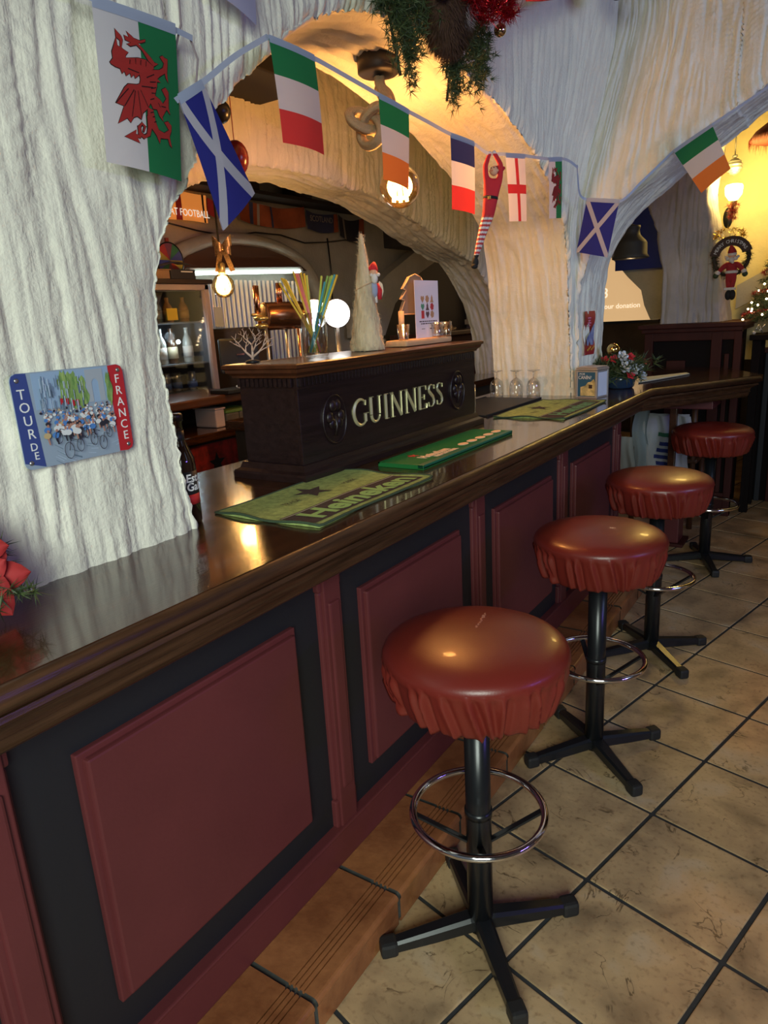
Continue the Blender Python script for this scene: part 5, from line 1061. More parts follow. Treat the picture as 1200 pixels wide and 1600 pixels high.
# arch recess with corrugated backing and light tube
bw = thing('corrugated_panel', 'shiny corrugated metal backing lit by a tube behind the taps', 'panel', (-3.34, 3.5, 1.1))
Y = np.arange(2.95, 4.06, .006); P = [[(-3.335+.010*math.sin(2*PI*y/.042), y, z) for z in (1.15, 1.72)] for y in Y]
MB().grid(P).obj('metal_sheet', mat('corrugated_metal', (.42, .44, .40), .35, .6), bw)
lt = thing('light_tube', 'white fluorescent tube above the corrugated backing', 'lamp', (-3.30, 3.5, 1.75))
MB().tube([(-3.285, 3.02, 1.748), (-3.285, 3.98, 1.780)], .010, 12).obj('tube', mat('tube_glow', (1, 1, 1), .4, emit=(.80, 1.0, .88), estr=9), lt); MB().box((-3.305, 3.5, 1.782), (.03, 1.02, .028), .003, Matrix.Rotation(.033, 3, 'X')).obj('batten', mat('batten_white', (.5, .5, .5), .5), lt)
MB().box((-3.30, 3.0, 1.750), (.03, .03, .03)).box((-3.30, 4.0, 1.784), (.03, .03, .03)).obj('end_cap', WHITE, lt)
hd = thing('brown_arch_panel', 'brown arched panel above the light tube', 'panel', (-3.35, 3.4, 1.8))
MB().prism([(2.86, 1.70), (2.92, 1.78), (3.02, 1.85), (3.2, 1.905), (3.45, 1.930), (3.7, 1.92), (3.9, 1.875), (4.05, 1.82), (4.10, 1.79), (3.0, 1.785)], (-3.36, 0, 0), (0, 1, 0), (0, 0, 1), .04).obj('board', mat('brown_panel', (.11, .045, .022), .6), hd)
hood = MB(); ap = catmull([(2.74, 1.60), (2.82, 1.73), (2.90, 1.82), (3.05, 1.895), (3.25, 1.945), (3.48, 1.965), (3.72, 1.955), (3.95, 1.905), (4.12, 1.83), (4.22, 1.72), (4.28, 1.55)], 50)[0]
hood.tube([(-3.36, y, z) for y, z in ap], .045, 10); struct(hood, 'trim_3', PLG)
# beer taps: copper column pipes, drum and lit discs
tp_ = thing('beer_tower', 'copper beer tower with a round drum head and tall pipes behind the box', 'beer tap', (-2.2, 2.45, 1.02))
dc = Vector((-2.2, 2.49, 1.470)); ax = Vector((.35, .94, 0)).normalized(); q = ax.to_track_quat('Z', 'Y').to_matrix()
MB().lathe([(0, -.075), (.058, -.075), (.061, -.070), (.061, .11), (.055, .115), (0, .115)], dc, n=36, R=q).obj('drum', mat('dark_copper', (.30, .14, .07), .25, .9), tp_)
MB().lathe([(0, -.082), (.050, -.081), (.058, -.075)], dc, n=36, R=q).obj('drum_face', mat('tap_brown', (.10, .045, .025), .4), tp_)
for y, z0, z1, x in ((2.352, 1.48, 1.60, -2.2), (2.375, 1.44, 1.60, -2.21), (2.50, 1.53, 1.612, -2.2), (2.515, 1.53, 1.612, -2.2)): MB().tube([(x, y, z0), (x, y, z1)], .0085, 12).obj('pipe', COPPER, tp_)
for y in (2.40, 2.535, 2.62): MB().tube([(-2.2, y, 1.03), (-2.2, y, 1.44)], .007, 10).obj('leg', COPPER if y > 2.6 else STEEL, tp_)
MB().tube([(-2.2, 2.32, 1.478), (-2.2, 2.43, 1.478)], .007, 8).lathe([(.012, -.012), (.03, -.008), (.034, 0), (.03, .006), (.01, .012)], (-2.2, 2.375, 1.462), n=18).lathe([(.010, -.012), (.026, -.008), (.03, 0), (.026, .006), (.01, .012)], (-2.2, 2.375, 1.43), n=18).obj('tap_valve', GOLD, tp_)
MB().b2(-2.26, -2.14, 2.30, 2.68, ZT, 1.034, .004).obj('base_plate', STEEL, tp_)
DISC = mat('lit_disc', (1, 1, 1), .4, emit=(1, .98, .93), estr=5)
for y, lb in ((2.925, 'right hand glowing white round tap light behind the jar'), (2.745, 'left hand glowing white round tap light behind the straws')):
    t = thing('tap_light', lb, 'lamp', (-2.2, y, 1.02)); d_ = Vector((.80, -.60, 0)); R = d_.to_track_quat('Z', 'Y').to_matrix(); c = Vector((-2.2, y, 1.470))
    MB().lathe([(0, .012), (.066, .012), (.069, .008)], c, n=36, R=R).obj('lit_face', DISC, t); MB().lathe([(0, -.02), (.068, -.02), (.072, -.014), (.072, .008), (.069, .010)], c, n=36, R=R).obj('rim', STEEL, t)
    MB().tube([c-Vector((0, 0, .07)), (-2.2, y, ZT+.012)], .012, 12).obj('stem', STEEL, t); MB().lathe([(0, 0), (.05, 0), (.05, .012), (0, .012)], (-2.2, y, ZT), n=24).obj('foot', STEEL, t)
ic_ = thing('inner_counter', 'dark wooden inner counter behind the bar carrying the taps', 'counter', (-2.3, 2.9, 0))
MB().b2(-2.40, -2.00, 2.28, 4.6, ZT-.045, ZT-.001, .006).obj('top', WOOD, ic_); MB().b2(-2.38, -2.04, 2.32, 4.58, .0, ZT-.045).obj('carcass', DARK, ic_)
# back bar unit with boxes under the near end
bb = thing('back_bar_unit', 'stepped dark wooden back bar shelves left of the taps', 'shelf', (-2.75, 2.4, 0))
MB().b2(-2.95, -2.58, 2.10, 2.72, 1.072, 1.115, .008).obj('upper_board', CORN, bb); MB().b2(-2.95, -2.52, 2.02, 2.72, .915, .955, .006).obj('middle_board', WOOD, bb); MB().b2(-2.95, -2.56, 2.05, 2.72, .0, .915).obj('carcass', DARK, bb)
MB().b2(-2.95, -2.92, 2.10, 2.72, .955, 1.072).b2(-2.95, -2.60, 2.68, 2.72, .955, 1.072).obj('back_panel', DARK, bb)
rbn = thing('red_banner', 'red banner with a dark star fixed below the back bar shelves', 'banner', (-2.55, 2.3, .7))
MB().b2(-2.556, -2.552, 2.14, 2.50, .66, .90).obj('cloth', mat('banner_red', (.35, .02, .02), .7, col2=(.12, .012, .012), vscale=22), rbn)
MB().prism(star(.055), (-2.5515, 2.345, .80), (0, 1, 0), (0, 0, 1), .001).obj('star', BLK, rbn)
box_thing('plastic_tub', 'white plastic tub on the back bar shelf beside the green lidded boxes', 'box', [mat('tub_white', (.55, .44, .44), .5)], [('tub', -2.75, -2.60, 2.415, 2.475, .956, 1.045, .008), ('rim', -2.755, -2.595, 2.41, 2.48, 1.045, 1.052, .002)])
for y, lb in ((2.485, 'clear food box with a green lid nearest the white tub'), (2.582, 'clear food box with a green lid nearest the dark box sign')):
    box_thing('food_box', lb, 'box', [mat('smoky_tub', (.16, .13, .09), .25), mat('green_lid', (.16, .25, .05), .5)], [('tub', -2.76, -2.60, y, y+.090, .956, 1.018, .008), ('lid', -2.765, -2.595, y-.003, y+.093, 1.018, 1.034, .004, 1)], 'green lidded food boxes')
tl_ = thing('till_screen', 'dark till screen on a silver scissor arm behind the bar', 'screen', (-2.6, 2.62, 1.12))
MB().box((-2.58, 2.60, 1.295), (.03, .20, .17), .01, Matrix.Rotation(-.5, 3, 'Z')).obj('screen', BLACK, tl_)
MB().box((-2.563, 2.592, 1.300), (.004, .040, .008), 0, Matrix.Rotation(-.5, 3, 'Z')).obj('maker_mark', COPPER, tl_)
m = MB()
for (a, b) in zip([(2.55, 1.215), (2.66, 1.213), (2.55, 1.20), (2.63, 1.172), (2.545, 1.146), (2.61, 1.118)][:-1], [(2.55, 1.215), (2.66, 1.213), (2.55, 1.20), (2.63, 1.172), (2.545, 1.146), (2.61, 1.118)][1:]): m.tube([(-2.57, *a), (-2.57, *b)], .0045, 8)
m.obj('scissor_arm', STEEL, tl_); MB().b2(-2.68, -2.55, 2.47, 2.72, 1.1155, 1.135, .004).obj('base', BLACK, tl_)
lp = thing('floor_cooler', 'tall dark cabinet standing between the fridge and the taps', 'cabinet', (-3.0, 2.98, 0))
MB().b2(-3.2, -2.86, 2.90, 3.16, 0, 1.43, .02).obj('body', DARK, lp); MB().b2(-2.865, -2.855, 2.92, 3.14, .9, 1.38, .004).obj('door', mat('cooler_door', (.06, .032, .02), .35), lp)
wn = thing('wall_note', 'pale paper note pinned beside the fridge', 'paper', (-3.0, 2.9, 1.45)); MB().b2(-2.998, -2.995, 2.86, 2.925, 1.44, 1.545).obj('sheet', mat('note_paper', (.50, .52, .44), .7), wn)
# scarves along the back wall
SCO, SCB = mat('scarf_orange', (.34, .075, .025), .9, var=.2, vscale=8), mat('scarf_navy', (.045, .05, .13), .9); STW = mat('scarf_cream', (.36, .30, .26), .9)
def scarf(name, label, x, y0, y1, z0, z1, m_, stripes=(), word=None, sag=.03, cat='scarf', grp='scarves along the back wall'):
    t = thing(name, label, cat, (x, (y0+y1)/2, z0), grp); Y = np.linspace(y0, y1, 18)
    f = lambda y: -sag*math.sin(PI*(y-y0)/(y1-y0)); w = lambda y, z: x+.012*math.sin(y*17+z*9)
    MB().grid([[(w(y, z), y, z+f(y)) for z in np.linspace(z0, z1, 6)] for y in Y]).obj('cloth', m_, t)
    for (a, b, mm) in stripes: MB().grid([[(w(y, z)+.003, y, z+f(y)) for z in np.linspace(z0, z1, 4)] for y in np.linspace(a, b, 4)]).obj('stripe', mm, t)
    if word:
        m = MB(); add_text(m, word[0], (x+.018, word[1], word[2]), (0, 1, 0), (0, 0, 1), word[3], word[4], .0004); m.obj('woven_word', mat('banner_word_glow', (.8, .75, .65), .7, emit=(1, .9, .75), estr=.7) if cat == 'banner' else STW, t)  # banner lettering gets emission of its own to look brightly lit
    return t
scarf('orange_banner', 'orange banner with added glow reading AT FOOTBALL behind the near saltire flag', -3.34, 2.70, 3.235, 2.045, 2.20, mat('banner_orange_glow', (.62, .22, .05), .8, emit=(.8, .26, .05), estr=.55), [(2.98, 3.02, mat('scarf_red', (.4, .03, .04), .9)), (3.20, 3.215, BLK)], ('AT FOOTBALL', 3.075, 2.085, .055, .30), .0, 'banner')  # cloth emission added in place of light falling on the banner
scarf('football_scarf', 'orange scarf with a black and white bar, leftmost along the back wall', -3.34, 3.50, 4.14, 2.085, 2.215, SCO, [(3.60, 3.63, SCB), (3.66, 3.68, STW), (3.78, 3.80, SCB)])
scarf('football_scarf', 'navy scarf reading SCOTLAND hung right of the orange scarf', -3.34, 4.16, 4.52, 2.075, 2.20, SCB, [(4.47, 4.52, SCO)], ('SCOTLAND', 4.32, 2.145, .055, .26), .015)
scarf('football_scarf', 'tricolour striped scarf end hanging beside the near saltire flag', -3.34, 3.24, 3.46, 2.10, 2.19, SCO, [(3.24, 3.29, mat('scarf_red', (.4, .03, .04), .9)), (3.29, 3.34, STW), (3.36, 3.40, SCB)])
scarf('football_scarf', 'dark scarf with a small saltire hung furthest right on the back wall', -3.34, 4.54, 4.86, 2.05, 2.20, mat('scarf_black', (.03, .025, .04), .9), [(4.60, 4.63, STW), (4.80, 4.86, SCO)])
m = MB(); m.b2(-3.40, -3.22, 2.6, 5.6, 2.225, 2.25, .004); sh = tag(m.obj('wall_shelf', DARK), 'long dark shelf above the scarves on the back wall', 'shelf')
for y, r, lb in ((3.55, .10, 'large dark drum standing on the high back wall shelf'), (4.05, .12, 'wide dark pot on the high shelf above the orange scarf')):
    t = thing('pot', lb, 'pot', (-3.31, y, 2.251)); MB().lathe([(0, 0), (r*.8, 0), (r*.85, .01), (r*.8, .15), (r*.72, .16), (0, .16)], (-3.31, y, 2.251), n=24).obj('body', DARK, t); MB().lathe([(r*.83, .12), (r*.86, .13), (r*.83, .14)], (-3.31, y, 2.251), n=24).obj('band', BMET, t)
cb = MB().tube([(-3.36, 2.9+.25*k, 2.03-.05*math.sin(k*.9)**2) for k in range(9)], .005, 6).tube([(-3.36, 4.42, 2.03), (-3.36, 4.44, 1.8), (-3.36, 4.42, 1.4)], .006, 6); tag(cb.obj('wall_cable', BMET), 'black cable sagging along the back wall below the scarves', 'cable')
pj = thing('hanging_case', 'dark boxy case with a pale slot hung high near the far end of the bar', 'projector', (-2.9, 5.05, 1.95))
MB().b2(-3.05, -2.72, 4.70, 5.40, 1.94, 2.09, .01).obj('case', DARK, pj); MB().b2(-2.722, -2.715, 4.88, 5.25, 1.975, 2.045, .004).obj('slot_panel', mat('slot_grey', (.16, .12, .09), .5), pj); MB().b2(-2.92, -2.86, 5.0, 5.1, 2.09, 2.999).obj('hanger', DARK, pj)
# sloping plaster soffit and dark doorway at the far end behind the bar
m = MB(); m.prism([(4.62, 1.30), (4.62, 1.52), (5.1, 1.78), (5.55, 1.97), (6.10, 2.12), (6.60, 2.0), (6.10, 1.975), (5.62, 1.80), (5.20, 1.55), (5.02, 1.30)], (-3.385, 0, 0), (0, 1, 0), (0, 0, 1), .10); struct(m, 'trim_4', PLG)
m = MB(); m.prism([(5.02, .8), (5.02, 1.30), (5.20, 1.55), (5.62, 1.80), (6.10, 1.975), (6.64, 2.0), (6.64, .8)], (-3.37, 0, 0), (0, 1, 0), (0, 0, 1), .02); struct(m, 'door_1', mat('door_dark', (.018, .013, .010), .6))
struct(MB().b2(-3.38, -3.2, 6.64, 7.3, 1.38, 2.4, .01).b2(-3.36, -3.1, 6.6, 7.3, 1.33, 1.38, .006), 'trim_5', PLY)
hw2 = thing('far_half_wall', 'low dark red partition at the far end behind the bar', 'partition', (-3.0, 5.6, 0))
MB().b2(-3.2, -2.9, 4.95, 7.2, 1.26, 1.30, .006).obj('cap_rail', CORN, hw2); MB().b2(-3.15, -2.95, 5.0, 7.2, .3, 1.26).obj('panel', HALFW, hw2)
for y, h, lb in ((5.72, .09, 'tiny cone tree ornament on the far dark red partition'),):
    t = thing('cone_ornament', lb, 'ornament', (-3.05, y, 1.3005)); MB().lathe([(0, 0), (.035, 0), (.036, .005), (.0, h)], (-3.05, y, 1.3005), n=14).obj('cone', PINE, t)
    for k in range(5): MB().ball((-3.05+.05*math.cos(k*1.2), y+.06*math.sin(k*1.2), 1.315), .014, n=8).obj('bead', mat('bead_gold', (.6, .4, .2), .3, .5), t)
# speaker and bauble hanging by the inner arch
spk = thing('round_speaker', 'small round black speaker in the top left of the arch', 'speaker', (-1.72, 1.76, 2.06)); MB().ball((-1.72, 1.76, 2.075), (.035, .035, .035), n=18).obj('shell', BMET, spk); MB().tube([(-1.72, 1.76, 2.10), (-1.72, 1.76, 2.45)], .006, 8).obj('rod', BMET, spk)
bl = thing('red_bauble', 'dark red hanging ball behind the near saltire flag', 'bauble', (-1.70, 1.80, 1.955)); MB().ball((-1.70, 1.792, 1.945), (.040, .040, .052), n=20).obj('ball', mat('bauble_red', (.16, .012, .012), .2), bl); MB().tube([(-1.70, 1.79, 1.99), (-1.70, 1.79, 2.45)], .0015, 5).obj('string', mat('red_string', (.3, .02, .02), .6), bl)
# ------------------------------------------------------------------ room beyond the end arch
PLP = mat('mauve_plaster', (.46, .43, .43), .85, var=.08, vscale=6, bump=.3, bscale=60)
PY = 5.2
zs_ = np.array([1.292, 1.65, 1.85, 2.02, 2.2, 2.4, 2.7, 3.0]); lx = np.array([-1.135, -1.140, -1.175, -1.235, -1.33, -1.48, -1.8, -2.2]); rx = np.array([-.770, -.805, -.855, -.895, -.91, -.88, -.77, -.64])
def pillar_fn(u, v):
    z = 1.292+v*1.706; l = np.interp(z, zs_, lx); r = np.interp(z, zs_, rx); w = u*1.9  # u: left side, front, right side
    P = np.zeros(u.shape+(3,)); f = np.clip((u-.18)/.60, 0, 1)
    x = l+(r-l)*f; d = np.where(u < .18, (.18-u)/.18*.32, np.where(u > .78, (u-.78)/.22*.32, 0)); x = np.where(u > .78, r+(u-.78)/.22*.012, x)
    h = stucco(np.where(u > .78, .9+u, x+.4*d), z, 71, 26.0)*1.3
    P[..., 0] = x + np.where(u < .18, -h, np.where(u > .78, h, 0)); P[..., 1] = PY + d - np.where((u >= .18) & (u <= .78), h, 0); P[..., 2] = z; return P
tag(stucco_panel('trim_6', pillar_fn, 170, 120, PLP), kind='structure')
hwf = thing('half_wall_booth', 'dark red wooden booth partition with recessed panels under the grey stucco pillar', 'partition', (-.95, 5.2, 0))
MB().b2(-1.26, -.60, 5.06, 5.70, 1.262, 1.290, .006).b2(-1.24, -.62, 5.08, 5.68, 1.235, 1.262, .006).obj('cap_rail', HALFW, hwf)
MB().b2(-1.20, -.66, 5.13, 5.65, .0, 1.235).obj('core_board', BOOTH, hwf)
for x0, x1 in ((-1.22, -1.165), (-.80, -.735), (-.665, -.62)): MB().b2(x0, x1, 5.097, 5.16, .002, 1.233, .004).obj('stile', HALFW, hwf)
MB().b2(-1.22, -.62, 5.10, 5.16, 1.18, 1.235, .004).obj('top_rail', HALFW, hwf); MB().b2(-1.22, -.62, 5.10, 5.16, 0, .16, .004).obj('bottom_rail', HALFW, hwf)
MB().b2(-1.075, -.955, 5.11, 5.135, .16, 1.05, .004).obj('raised_panel', HALFW, hwf); MB().b2(-.718, -.690, 5.11, 5.135, .16, 1.09, .004).obj('raised_panel', HALFW, hwf)
b2w = thing('booth_partition', 'tall dark red and black slatted booth side at the right end', 'partition', (-.5, 5.7, 0))
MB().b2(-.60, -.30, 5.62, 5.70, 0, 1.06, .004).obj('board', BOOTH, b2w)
for k in range(4): MB().b2(-.60+.075*k, -.565+.075*k, 5.60, 5.63, .0, 1.06, .004).obj('slat', HALFW if k != 1 else mat('dark_slate_paint', (.015, .018, .028), .6), b2w)
MB().b2(-.61, -.29, 5.58, 5.72, 1.06, 1.09, .004).obj('top_rail', HALFW, b2w)
# projection screen
ps_ = thing('projection_screen', 'lit tan projection screen with faint white words beyond the end arch', 'screen', (-1.85, 7.0, 1.2))
SCN = mat('screen_glow', (.5, .35, .2), .8, emit=(.80, .50, .235), estr=.78); SCW = mat('screen_words', (1, 1, 1), .8, emit=(1, .85, .62), estr=1.0)
MB().b2(-3.0, -1.565, 7.0, 7.006, 1.285, 2.35).obj('picture', SCN, ps_); MB().b2(-3.02, -1.55, 6.99, 7.016, 1.262, 1.288, .003).obj('bottom_bar', BMET, ps_); MB().b2(-1.563, -1.545, 6.995, 7.01, 1.28, 2.35).obj('black_border', BLACK, ps_)
m = MB(); add_text(m, '3', (-2.055, 6.9985, 1.545), (1, 0, 0), (0, 0, 1), .13, None, .0004); add_text(m, 'our donation', (-1.895, 6.9985, 1.425), (1, 0, 0), (0, 0, 1), .065, .33, .0004); m.obj('words', SCW, ps_)
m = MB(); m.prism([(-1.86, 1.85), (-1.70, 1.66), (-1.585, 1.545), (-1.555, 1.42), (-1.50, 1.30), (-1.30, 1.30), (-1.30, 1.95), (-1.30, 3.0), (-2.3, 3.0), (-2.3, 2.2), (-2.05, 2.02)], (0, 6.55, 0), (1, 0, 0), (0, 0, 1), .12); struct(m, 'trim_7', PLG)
bn = thing('blue_banner', 'dark blue banner hanging left of the grey stucco pillar', 'banner', (-1.5, 6.4, 1.8))
MB().b2(-1.80, -1.40, 6.395, 6.40, 1.715, 2.30).obj('cloth', mat('banner_blue', (.020, .040, .34), .8), bn)
MB().prism([(.06*math.cos(t), .06*math.sin(t)) for t in np.linspace(-.8, 4, 16)] + [(.035*math.cos(t), .035*math.sin(t)) for t in np.linspace(4, -.8, 16)], (-1.60, 6.394, 1.86), (1, 0, 0), (0, 0, 1), .001).obj('pale_mark', mat('banner_mark', (.12, .16, .25), .8), bn)
bp_ = thing('bell_lamp', 'black bell-shaped metal lamp hanging in the end arch', 'lamp', (-1.20, 4.6, 1.7)); c = Vector((-1.205, 4.6, 1.70))
MB().lathe([(.105, 0), (.108, .006), (.096, .022), (.094, .085), (.085, .10), (.062, .122), (.052, .135), (.048, .165), (.052, .17), (.052, .185), (.02, .19), (0, .20)], c, n=36).obj('shade', mat('lamp_black', (.030, .027, .022), .65), bp_)
MB().tube([c+Vector((0, 0, .19)), (c.x, c.y, 2.99)], .006, 8).obj('cord', BMET, bp_); MB().ball(c+Vector((0, 0, .06)), .035, n=16).obj('bulb', mat('bell_bulb', (1, .8, .5), .5, emit=(1, .7, .4), estr=8), bp_)
point('bell_lamp_light', c+Vector((0, 0, .005)), 1.5, (1, .7, .4), .03)
# ochre wall with sconce
def ochre(u, v): return np.stack([-.93+u*1.75, 5.82-.04*stucco(u*2.2+.3*v, v*2, 80, 9.0)*8*.25, 1.0+v*2.0], -1)
tag(stucco_panel('wall_end_2', ochre, 150, 120, PLY), kind='structure'); bpy.data.objects['wall_end_2'].name = 'wall_rear'
m = MB(); m.prism([(-.75, 1.52), (-.56, 1.62), (-.28, 1.90), (-.28, 1.74), (-.52, 1.48), (-.75, 1.36)], (0, 5.74, 0), (1, 0, 0), (0, 0, 1), .05); struct(m, 'trim_8', PLP)
sc_ = thing('wall_sconce', 'candle style wall sconce wrapped in red tinsel glowing yellow', 'lamp', (-.85, 5.95, 2.0))
S0 = Vector((-.850, 5.95, 2.155))
MB().ball((-.925, 6.28, 2.03), (.035, .02, .075), n=18).obj('wall_plate', BMET, sc_)
MB().tube([(-.92, 6.27, 2.03), (-.90, 6.1, 2.02), (-.852, 5.96, 2.03)], .007, 8).tube([(-.850, 5.95, 2.02), (-.850, 5.95, 2.09)], .009, 8).obj('arm', BMET, sc_)
MB().lathe([(.010, 2.075), (.022, 2.085), (.030, 2.105), (.028, 2.108), (0, 2.108)], (-.85, 5.95, 0), n=18).obj('cup', GOLD, sc_)
MB().lathe([(0, 2.108), (.03, 2.115), (.055, 2.15), (.060, 2.20), (.052, 2.215), (.03, 2.22)], (-.85, 5.95, 0), n=24).obj('shade', mat('sconce_glow', (1, .8, .4), .5, emit=(1, .78, .30), estr=16), sc_)
point('sconce_light', (-.755, 5.36, 2.20), 24, (1, .66, .16), .10)
m = MB(); needles(m, [Vector((-.85+.02*math.sin(k*.5), 5.94, 1.99+.0016*k))+Vector(RNG.normal(size=3))*.008 for k in range(60)], .03, .0016, per=12); tag(m.obj('red_tinsel', mat('sconce_tinsel', (.55, .08, .05), .5), sc_), kind='stuff')
ho = thing('hanging_ornament', 'grey ribbed ball ornament hanging on a cord above the sconce', 'ornament', (-.85, 5.9, 2.33))
MB().lathe([(0, -.06)] + [(.052*math.sin(t)*(1+.07*math.cos(t*14)), -.055*math.cos(t)) for t in np.linspace(.15, PI-.15, 30)] + [(.02, .062), (.015, .075), (0, .075)], (-.852, 5.9, 2.328), n=28).obj('ball', mat('ornament_grey', (.17, .18, .17), .35, .5), ho)
MB().tube([(-.852, 5.9, 2.40), (-.855, 5.9, 2.99)], .004, 6).obj('cord', BMET, ho)
# wreath sign with plush santa
ws = thing('santa_wreath', 'MERRY CHRISTMAS wreath with gold tinsel hanging on the sconce', 'wreath', (-.845, 5.9, 1.75))
WC = Vector((-.833, 5.9, 1.745)); m = MB(); bp2 = [WC+Vector((.118*math.cos(t), .0, .125*math.sin(t))) for t in np.linspace(0, 2*PI, 46, endpoint=False)]
MB().tube(bp2, .014, 8, closed=True).obj('ring', DARK, ws)
needles(m, [p+Vector(RNG.normal(size=3))*.008 for p in bp2 for _ in range(4)], .040, .0026, per=7, nmat=2); tag(m.obj('fir_needles', [FIR, DARK], ws), kind='stuff')
m = MB(); T = np.linspace(.30, PI-.12, 14); m.grid([[WC+Vector((r*math.cos(t), -.028, r*math.sin(t)*1.02)) for r in (.080, .148)] for t in T]); m.obj('brown_banner', mat('wreath_banner', (.06, .03, .022), .7), ws)
m = MB(); txt = 'MERRY CHRISTMAS'
for k, ch in enumerate(txt):
    if ch == ' ': continue
    t = PI-.36-(PI-.92)*k/(len(txt)-1); r = Vector((math.sin(t), 0, -math.cos(t))); u = Vector((math.cos(t), 0, math.sin(t))); add_text(m, ch, WC+u*.113+Vector((0, -.031, 0)), r, u, .034, None, .0006)
m.obj('words', WHITE, ws)
m = MB(); needles(m, [WC+Vector((-.02+.10*math.cos(t), -.01, .165+.03*math.sin(t)))+Vector(RNG.normal(size=3))*.010 for t in np.linspace(0, 6.28, 60)], .030, .0018, per=10); tag(m.obj('gold_tinsel', TING, ws), kind='stuff')
sn = thing('plush_santa', 'plush santa in red suit hanging inside the MERRY CHRISTMAS wreath', 'doll', (-.83, 5.86, 1.5))
SV = [(-.832, 5.86, 1.560), (-.832, 5.86, 1.630), (-.832, 5.86, 1.665), (-.900, 5.855, 1.640), (-.945, 5.85, 1.590), (-.765, 5.855, 1.640), (-.728, 5.85, 1.592), (-.848, 5.86, 1.50), (-.842, 5.855, 1.435), (-.815, 5.86, 1.50), (-.822, 5.855, 1.435)]
skin_body('body', SV, [(0, 1), (1, 2), (2, 3), (3, 4), (2, 5), (5, 6), (0, 7), (7, 8), (0, 9), (9, 10)], [.050, .052, .034, .026, .020, .026, .020, .032, .026, .032, .026], [mat('santa_red', (.36, .02, .025), .85)], sn, 0, 2)
for x, z in ((-.950, 1.585), (-.722, 1.586)): MB().ball((x, 5.845, z), (.026, .024, .022), n=14).obj('fur_cuff', WFUR, sn)
for x, z in ((-.965, 1.560), (-.712, 1.560)): MB().ball((x, 5.845, z), (.026, .022, .026), n=14).obj('mitten', FIR, sn)
MB().lathe([(.052, -.013), (.060, 0), (.052, .013)], (-.832, 5.86, 1.585), n=20).obj('fur_belt', WFUR, sn)
MB().ball((-.832, 5.84, 1.718), (.038, .036, .040), n=18).obj('face', SKIN, sn); m = MB()
for d, r in (((0, -.030, -.025), .026), ((-.035, -.018, -.012), .020), ((.035, -.018, -.012), .020), ((-.052, -.008, .004), .014), ((.052, -.008, .004), .014), ((.012, -.03, -.045), .014)): m.ball(Vector((-.832, 5.84, 1.718))+Vector(d), r, n=12)
m.obj('beard', WFUR, sn); MB().ball((-.832, 5.835, 1.745), (.042, .038, .020), n=16).obj('hat_band', WFUR, sn)
MB().lathe([(.040, 0), (.036, .025), (.022, .055), (.008, .075), (0, .078)], (-.832, 5.84, 1.752), n=18, R=Matrix.Rotation(-.2, 3, 'Y')).obj('hat', mat('santa_red', (.36, .02, .025), .85), sn)
MB().b2(-.885, -.785, 5.82, 5.90, 1.42, 1.445, .01).obj('fur_hem', WFUR, sn)
for x in (-.850, -.815): MB().ball((x+.008, 5.835, 1.375), (.030, .036, .048), n=14).obj('boot', BLK, sn)
# christmas tree on a dark table
dtb = thing('side_table', 'dark side table carrying the lit christmas tree at the right edge', 'table', (-.4, 5.45, 0))
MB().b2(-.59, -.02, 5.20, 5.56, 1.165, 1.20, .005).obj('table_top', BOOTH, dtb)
for x in (-.55, -.06):
    for y in (5.27, 5.51): MB().b2(x-.025, x+.025, y-.025, y+.025, 0, 1.165, .003).obj('leg', BOOTH, dtb)
TC = Vector((-.42, 5.42, 1.2)); ct2 = thing('christmas_tree', 'small lit christmas tree with red garlands on the dark side table', 'tree', TC)
MB().tube([TC, TC+Vector((0, 0, .66))], .012, 8).obj('trunk', DARK, ct2); MB().lathe([(0, .0005), (.06, .0005), (.075, .06), (0, .06)], TC, n=20).obj('pot', mat('tree_pot', (.25, .02, .02), .5), ct2)
pts = []; rt2 = random.Random(8)
for _ in range(750):
    z = .10+.57*rt2.random()**1.25; a = rt2.random()*6.283; r = (.27*(1-z/.72)+.015)*rt2.random()**.5; pts.append(TC+Vector((r*math.cos(a), r*math.sin(a), z+.03-r*.2)))
m = MB(); needles(m, pts, .045, .0024, per=12, nmat=2, axis=(0, 0, -.2)); tag(m.obj('needles', [FIR, FIR2], ct2), kind='stuff')
m = MB(); gp = [TC+Vector((r_*math.cos(t), r_*math.sin(t), z_)) for t, z_ in zip(np.linspace(0, 26, 260), np.linspace(.06, .60, 260)) for r_ in (.27*(1-z_/.72)+.02,)]
needles(m, gp, .026, .002, per=8); tag(m.obj('red_garland', mat('tree_tinsel', (.30, .015, .02), .3, .4), ct2), kind='stuff')
LED = mat('fairy_light', (1, .8, .5), .5, emit=(1, .72, .38), estr=14)
for k in range(60):
    z = .06+.55*rt2.random(); a = -2.7+2.6*rt2.random(); r = .27*(1-z/.72)+.022; MB().ball(TC+Vector((r*math.cos(a), r*math.sin(a), z)), .0065, n=6).obj('fairy_light', LED, ct2)
for k in range(10):
    z = .06+.5*rt2.random(); a = -2.7+2.6*rt2.random(); r = .27*(1-z/.72)+.015; MB().ball(TC+Vector((r*math.cos(a), r*math.sin(a), z)), .018, n=10).obj('bauble', TINR if k % 2 else GOLD, ct2)
wo = thing('wire_ornament', 'little silver wire figure on the dark side table below the christmas tree', 'ornament', (-.57, 5.24, 1.2005)); m = MB()
for a, b in (((-.655, 1.205), (-.625, 1.262)), ((-.625, 1.262), (-.600, 1.206)), ((-.61, 1.235), (-.588, 1.262)), ((-.64, 1.232), (-.606, 1.225))): m.tube([(a[0]+.08, 5.25, a[1]), (b[0]+.08, 5.25, b[1])], .004, 6)
m.obj('wire', STEEL, wo); MB().ball((-.572, 5.25, 1.212), .012, n=10).obj('bead', WFUR, wo)
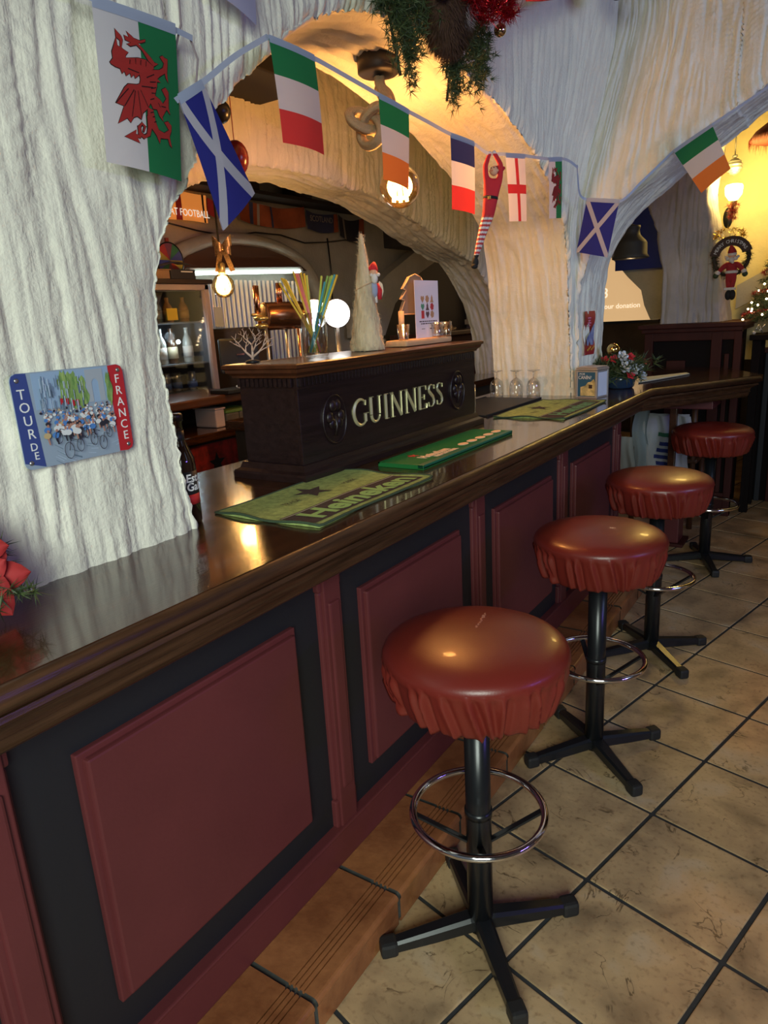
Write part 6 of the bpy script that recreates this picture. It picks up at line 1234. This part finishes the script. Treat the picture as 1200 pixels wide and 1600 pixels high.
hg = thing('ceiling_lamp', 'ceiling lamp with a fringed red fabric shade at the top right beyond the end arch', 'lamp', (-.45, 5.4, 2.4))
MB().lathe([(.33, 2.36), (.30, 2.40), (.16, 2.50), (.05, 2.56), (0, 2.57)], (-.36, 5.3, 0), n=40).obj('shade', mat('shade_red', (.22, .035, .02), .8, transl=.2), hg); MB().tube([(-.36, 5.3, 2.56), (-.36, 5.3, 2.99)], .008, 8).obj('rod', BMET, hg)
m = MB(); needles(m, [Vector((-.36+.33*math.cos(t), 5.3+.33*math.sin(t), 2.36)) for t in np.linspace(0, 6.283, 300)], .05, .0015, .15, axis=(0, 0, -1)); tag(m.obj('fringe', mat('shade_red', (.22, .035, .02), .8), hg), kind='stuff')
# pedestal under the angled end, and the chair with jackets behind it
pe = thing('bar_end_pedestal', 'dark red box pedestal and brown post holding up the angled bar end', 'pedestal', (-.86, 4.33, 0))
MB().b2(-.98, -.76, 4.30, 4.50, .0, .02, .004).obj('foot_plate', HALFW, pe); MB().b2(-.94, -.79, 4.32, 4.47, .02, .19, .006).obj('plinth_box', RED, pe); MB().b2(-.885, -.845, 4.37, 4.41, .19, .84, .004).obj('post', CORN, pe)
MB().b2(-1.02, -.64, 4.28, 4.55, .84, .89, .005).obj('apron', RED, pe)
ch = thing('wooden_chair', 'brown wooden chair draped with jackets beyond the farthest stool', 'chair', (-1.0, 4.85, 0)); CHW = mat('chair_brown', (.10, .045, .02), .4)
for x in (-1.17, -.80):
    MB().tube([(x, 4.72, 0), (x, 4.70, .45), (x+.01, 4.62, .90)], .018, 10).obj('back_post', CHW, ch); MB().tube([(x, 5.04, 0), (x, 5.04, .44)], .018, 10).obj('front_leg', CHW, ch)
MB().b2(-1.20, -.77, 4.68, 5.06, .44, .47, .01).obj('seat', CHW, ch); MB().b2(-1.17, -.80, 4.61, 4.635, .80, .87, .008).obj('back_rail', CHW, ch); MB().b2(-1.17, -.80, 4.64, 4.66, .62, .67, .006).obj('back_rail', CHW, ch)
def drape(m, x0, x1, z0, z1, y, seed, nx=26, nz=24, amp=.014):
    X = np.linspace(x0, x1, nx); Z = np.linspace(z0, z1, nz)
    return m.grid([[(x+.01*math.sin(z*20+seed), y+amp*math.sin(x*48+z*7+seed)+.5*amp*math.sin(x*95+seed*2), z) for z in Z] for x in X])
JW = mat('jacket_white', (.42, .43, .47), .9, bump=.3, bscale=60); JB = mat('jacket_stripe_blue', (.02, .03, .17), .9); JG = mat('jacket_green', (.03, .13, .075), .9)
j = thing('striped_jacket', 'white jacket with blue stripes and a green patch over the chair back', 'jacket', (-.95, 4.58, .7))
drape(MB(), -1.13, -.80, .36, .755, 4.575, 1).obj('cloth', JW, j); m = MB()
for k in range(5): drape(m, -1.00+.01*abs(k-2), -.895-.008*abs(k-2), .40+.042*k, .424+.042*k, 4.568, 1, 10, 3)
m.obj('blue_stripes', JB, j); drape(MB(), -1.00, -.86, .625, .650, 4.568, 1, 10, 4).obj('green_patch', JG, j)
drape(MB(), -1.12, -.805, .745, .765, 4.60, 2, 20, 4, .008).obj('collar', JW, j)
j2 = thing('grey_jacket', 'grey blue jacket hanging at the left of the draped chair', 'jacket', (-1.10, 4.55, .6)); drape(MB(), -1.13, -1.045, .38, .80, 4.545, 4).obj('cloth', mat('jacket_grey', (.26, .31, .36), .9), j2)
drape(MB(), -1.22, -1.12, .36, .62, 4.55, 6).obj('sleeve', mat('jacket_grey_light', (.34, .36, .38), .9), j2)

# the sconce stands on the pillar's right side with its wreath and the santa in front
for o, loc, k in ((sc_, (-.764, 5.345, 1.942), .9), (ws, (-.730, 5.13, 1.688), .84), (sn, (-.709, 5.10, 1.538), .66), (ho, (-.782, 5.43, 2.258), .92)): o.location = loc; o.scale = (k, k, k)
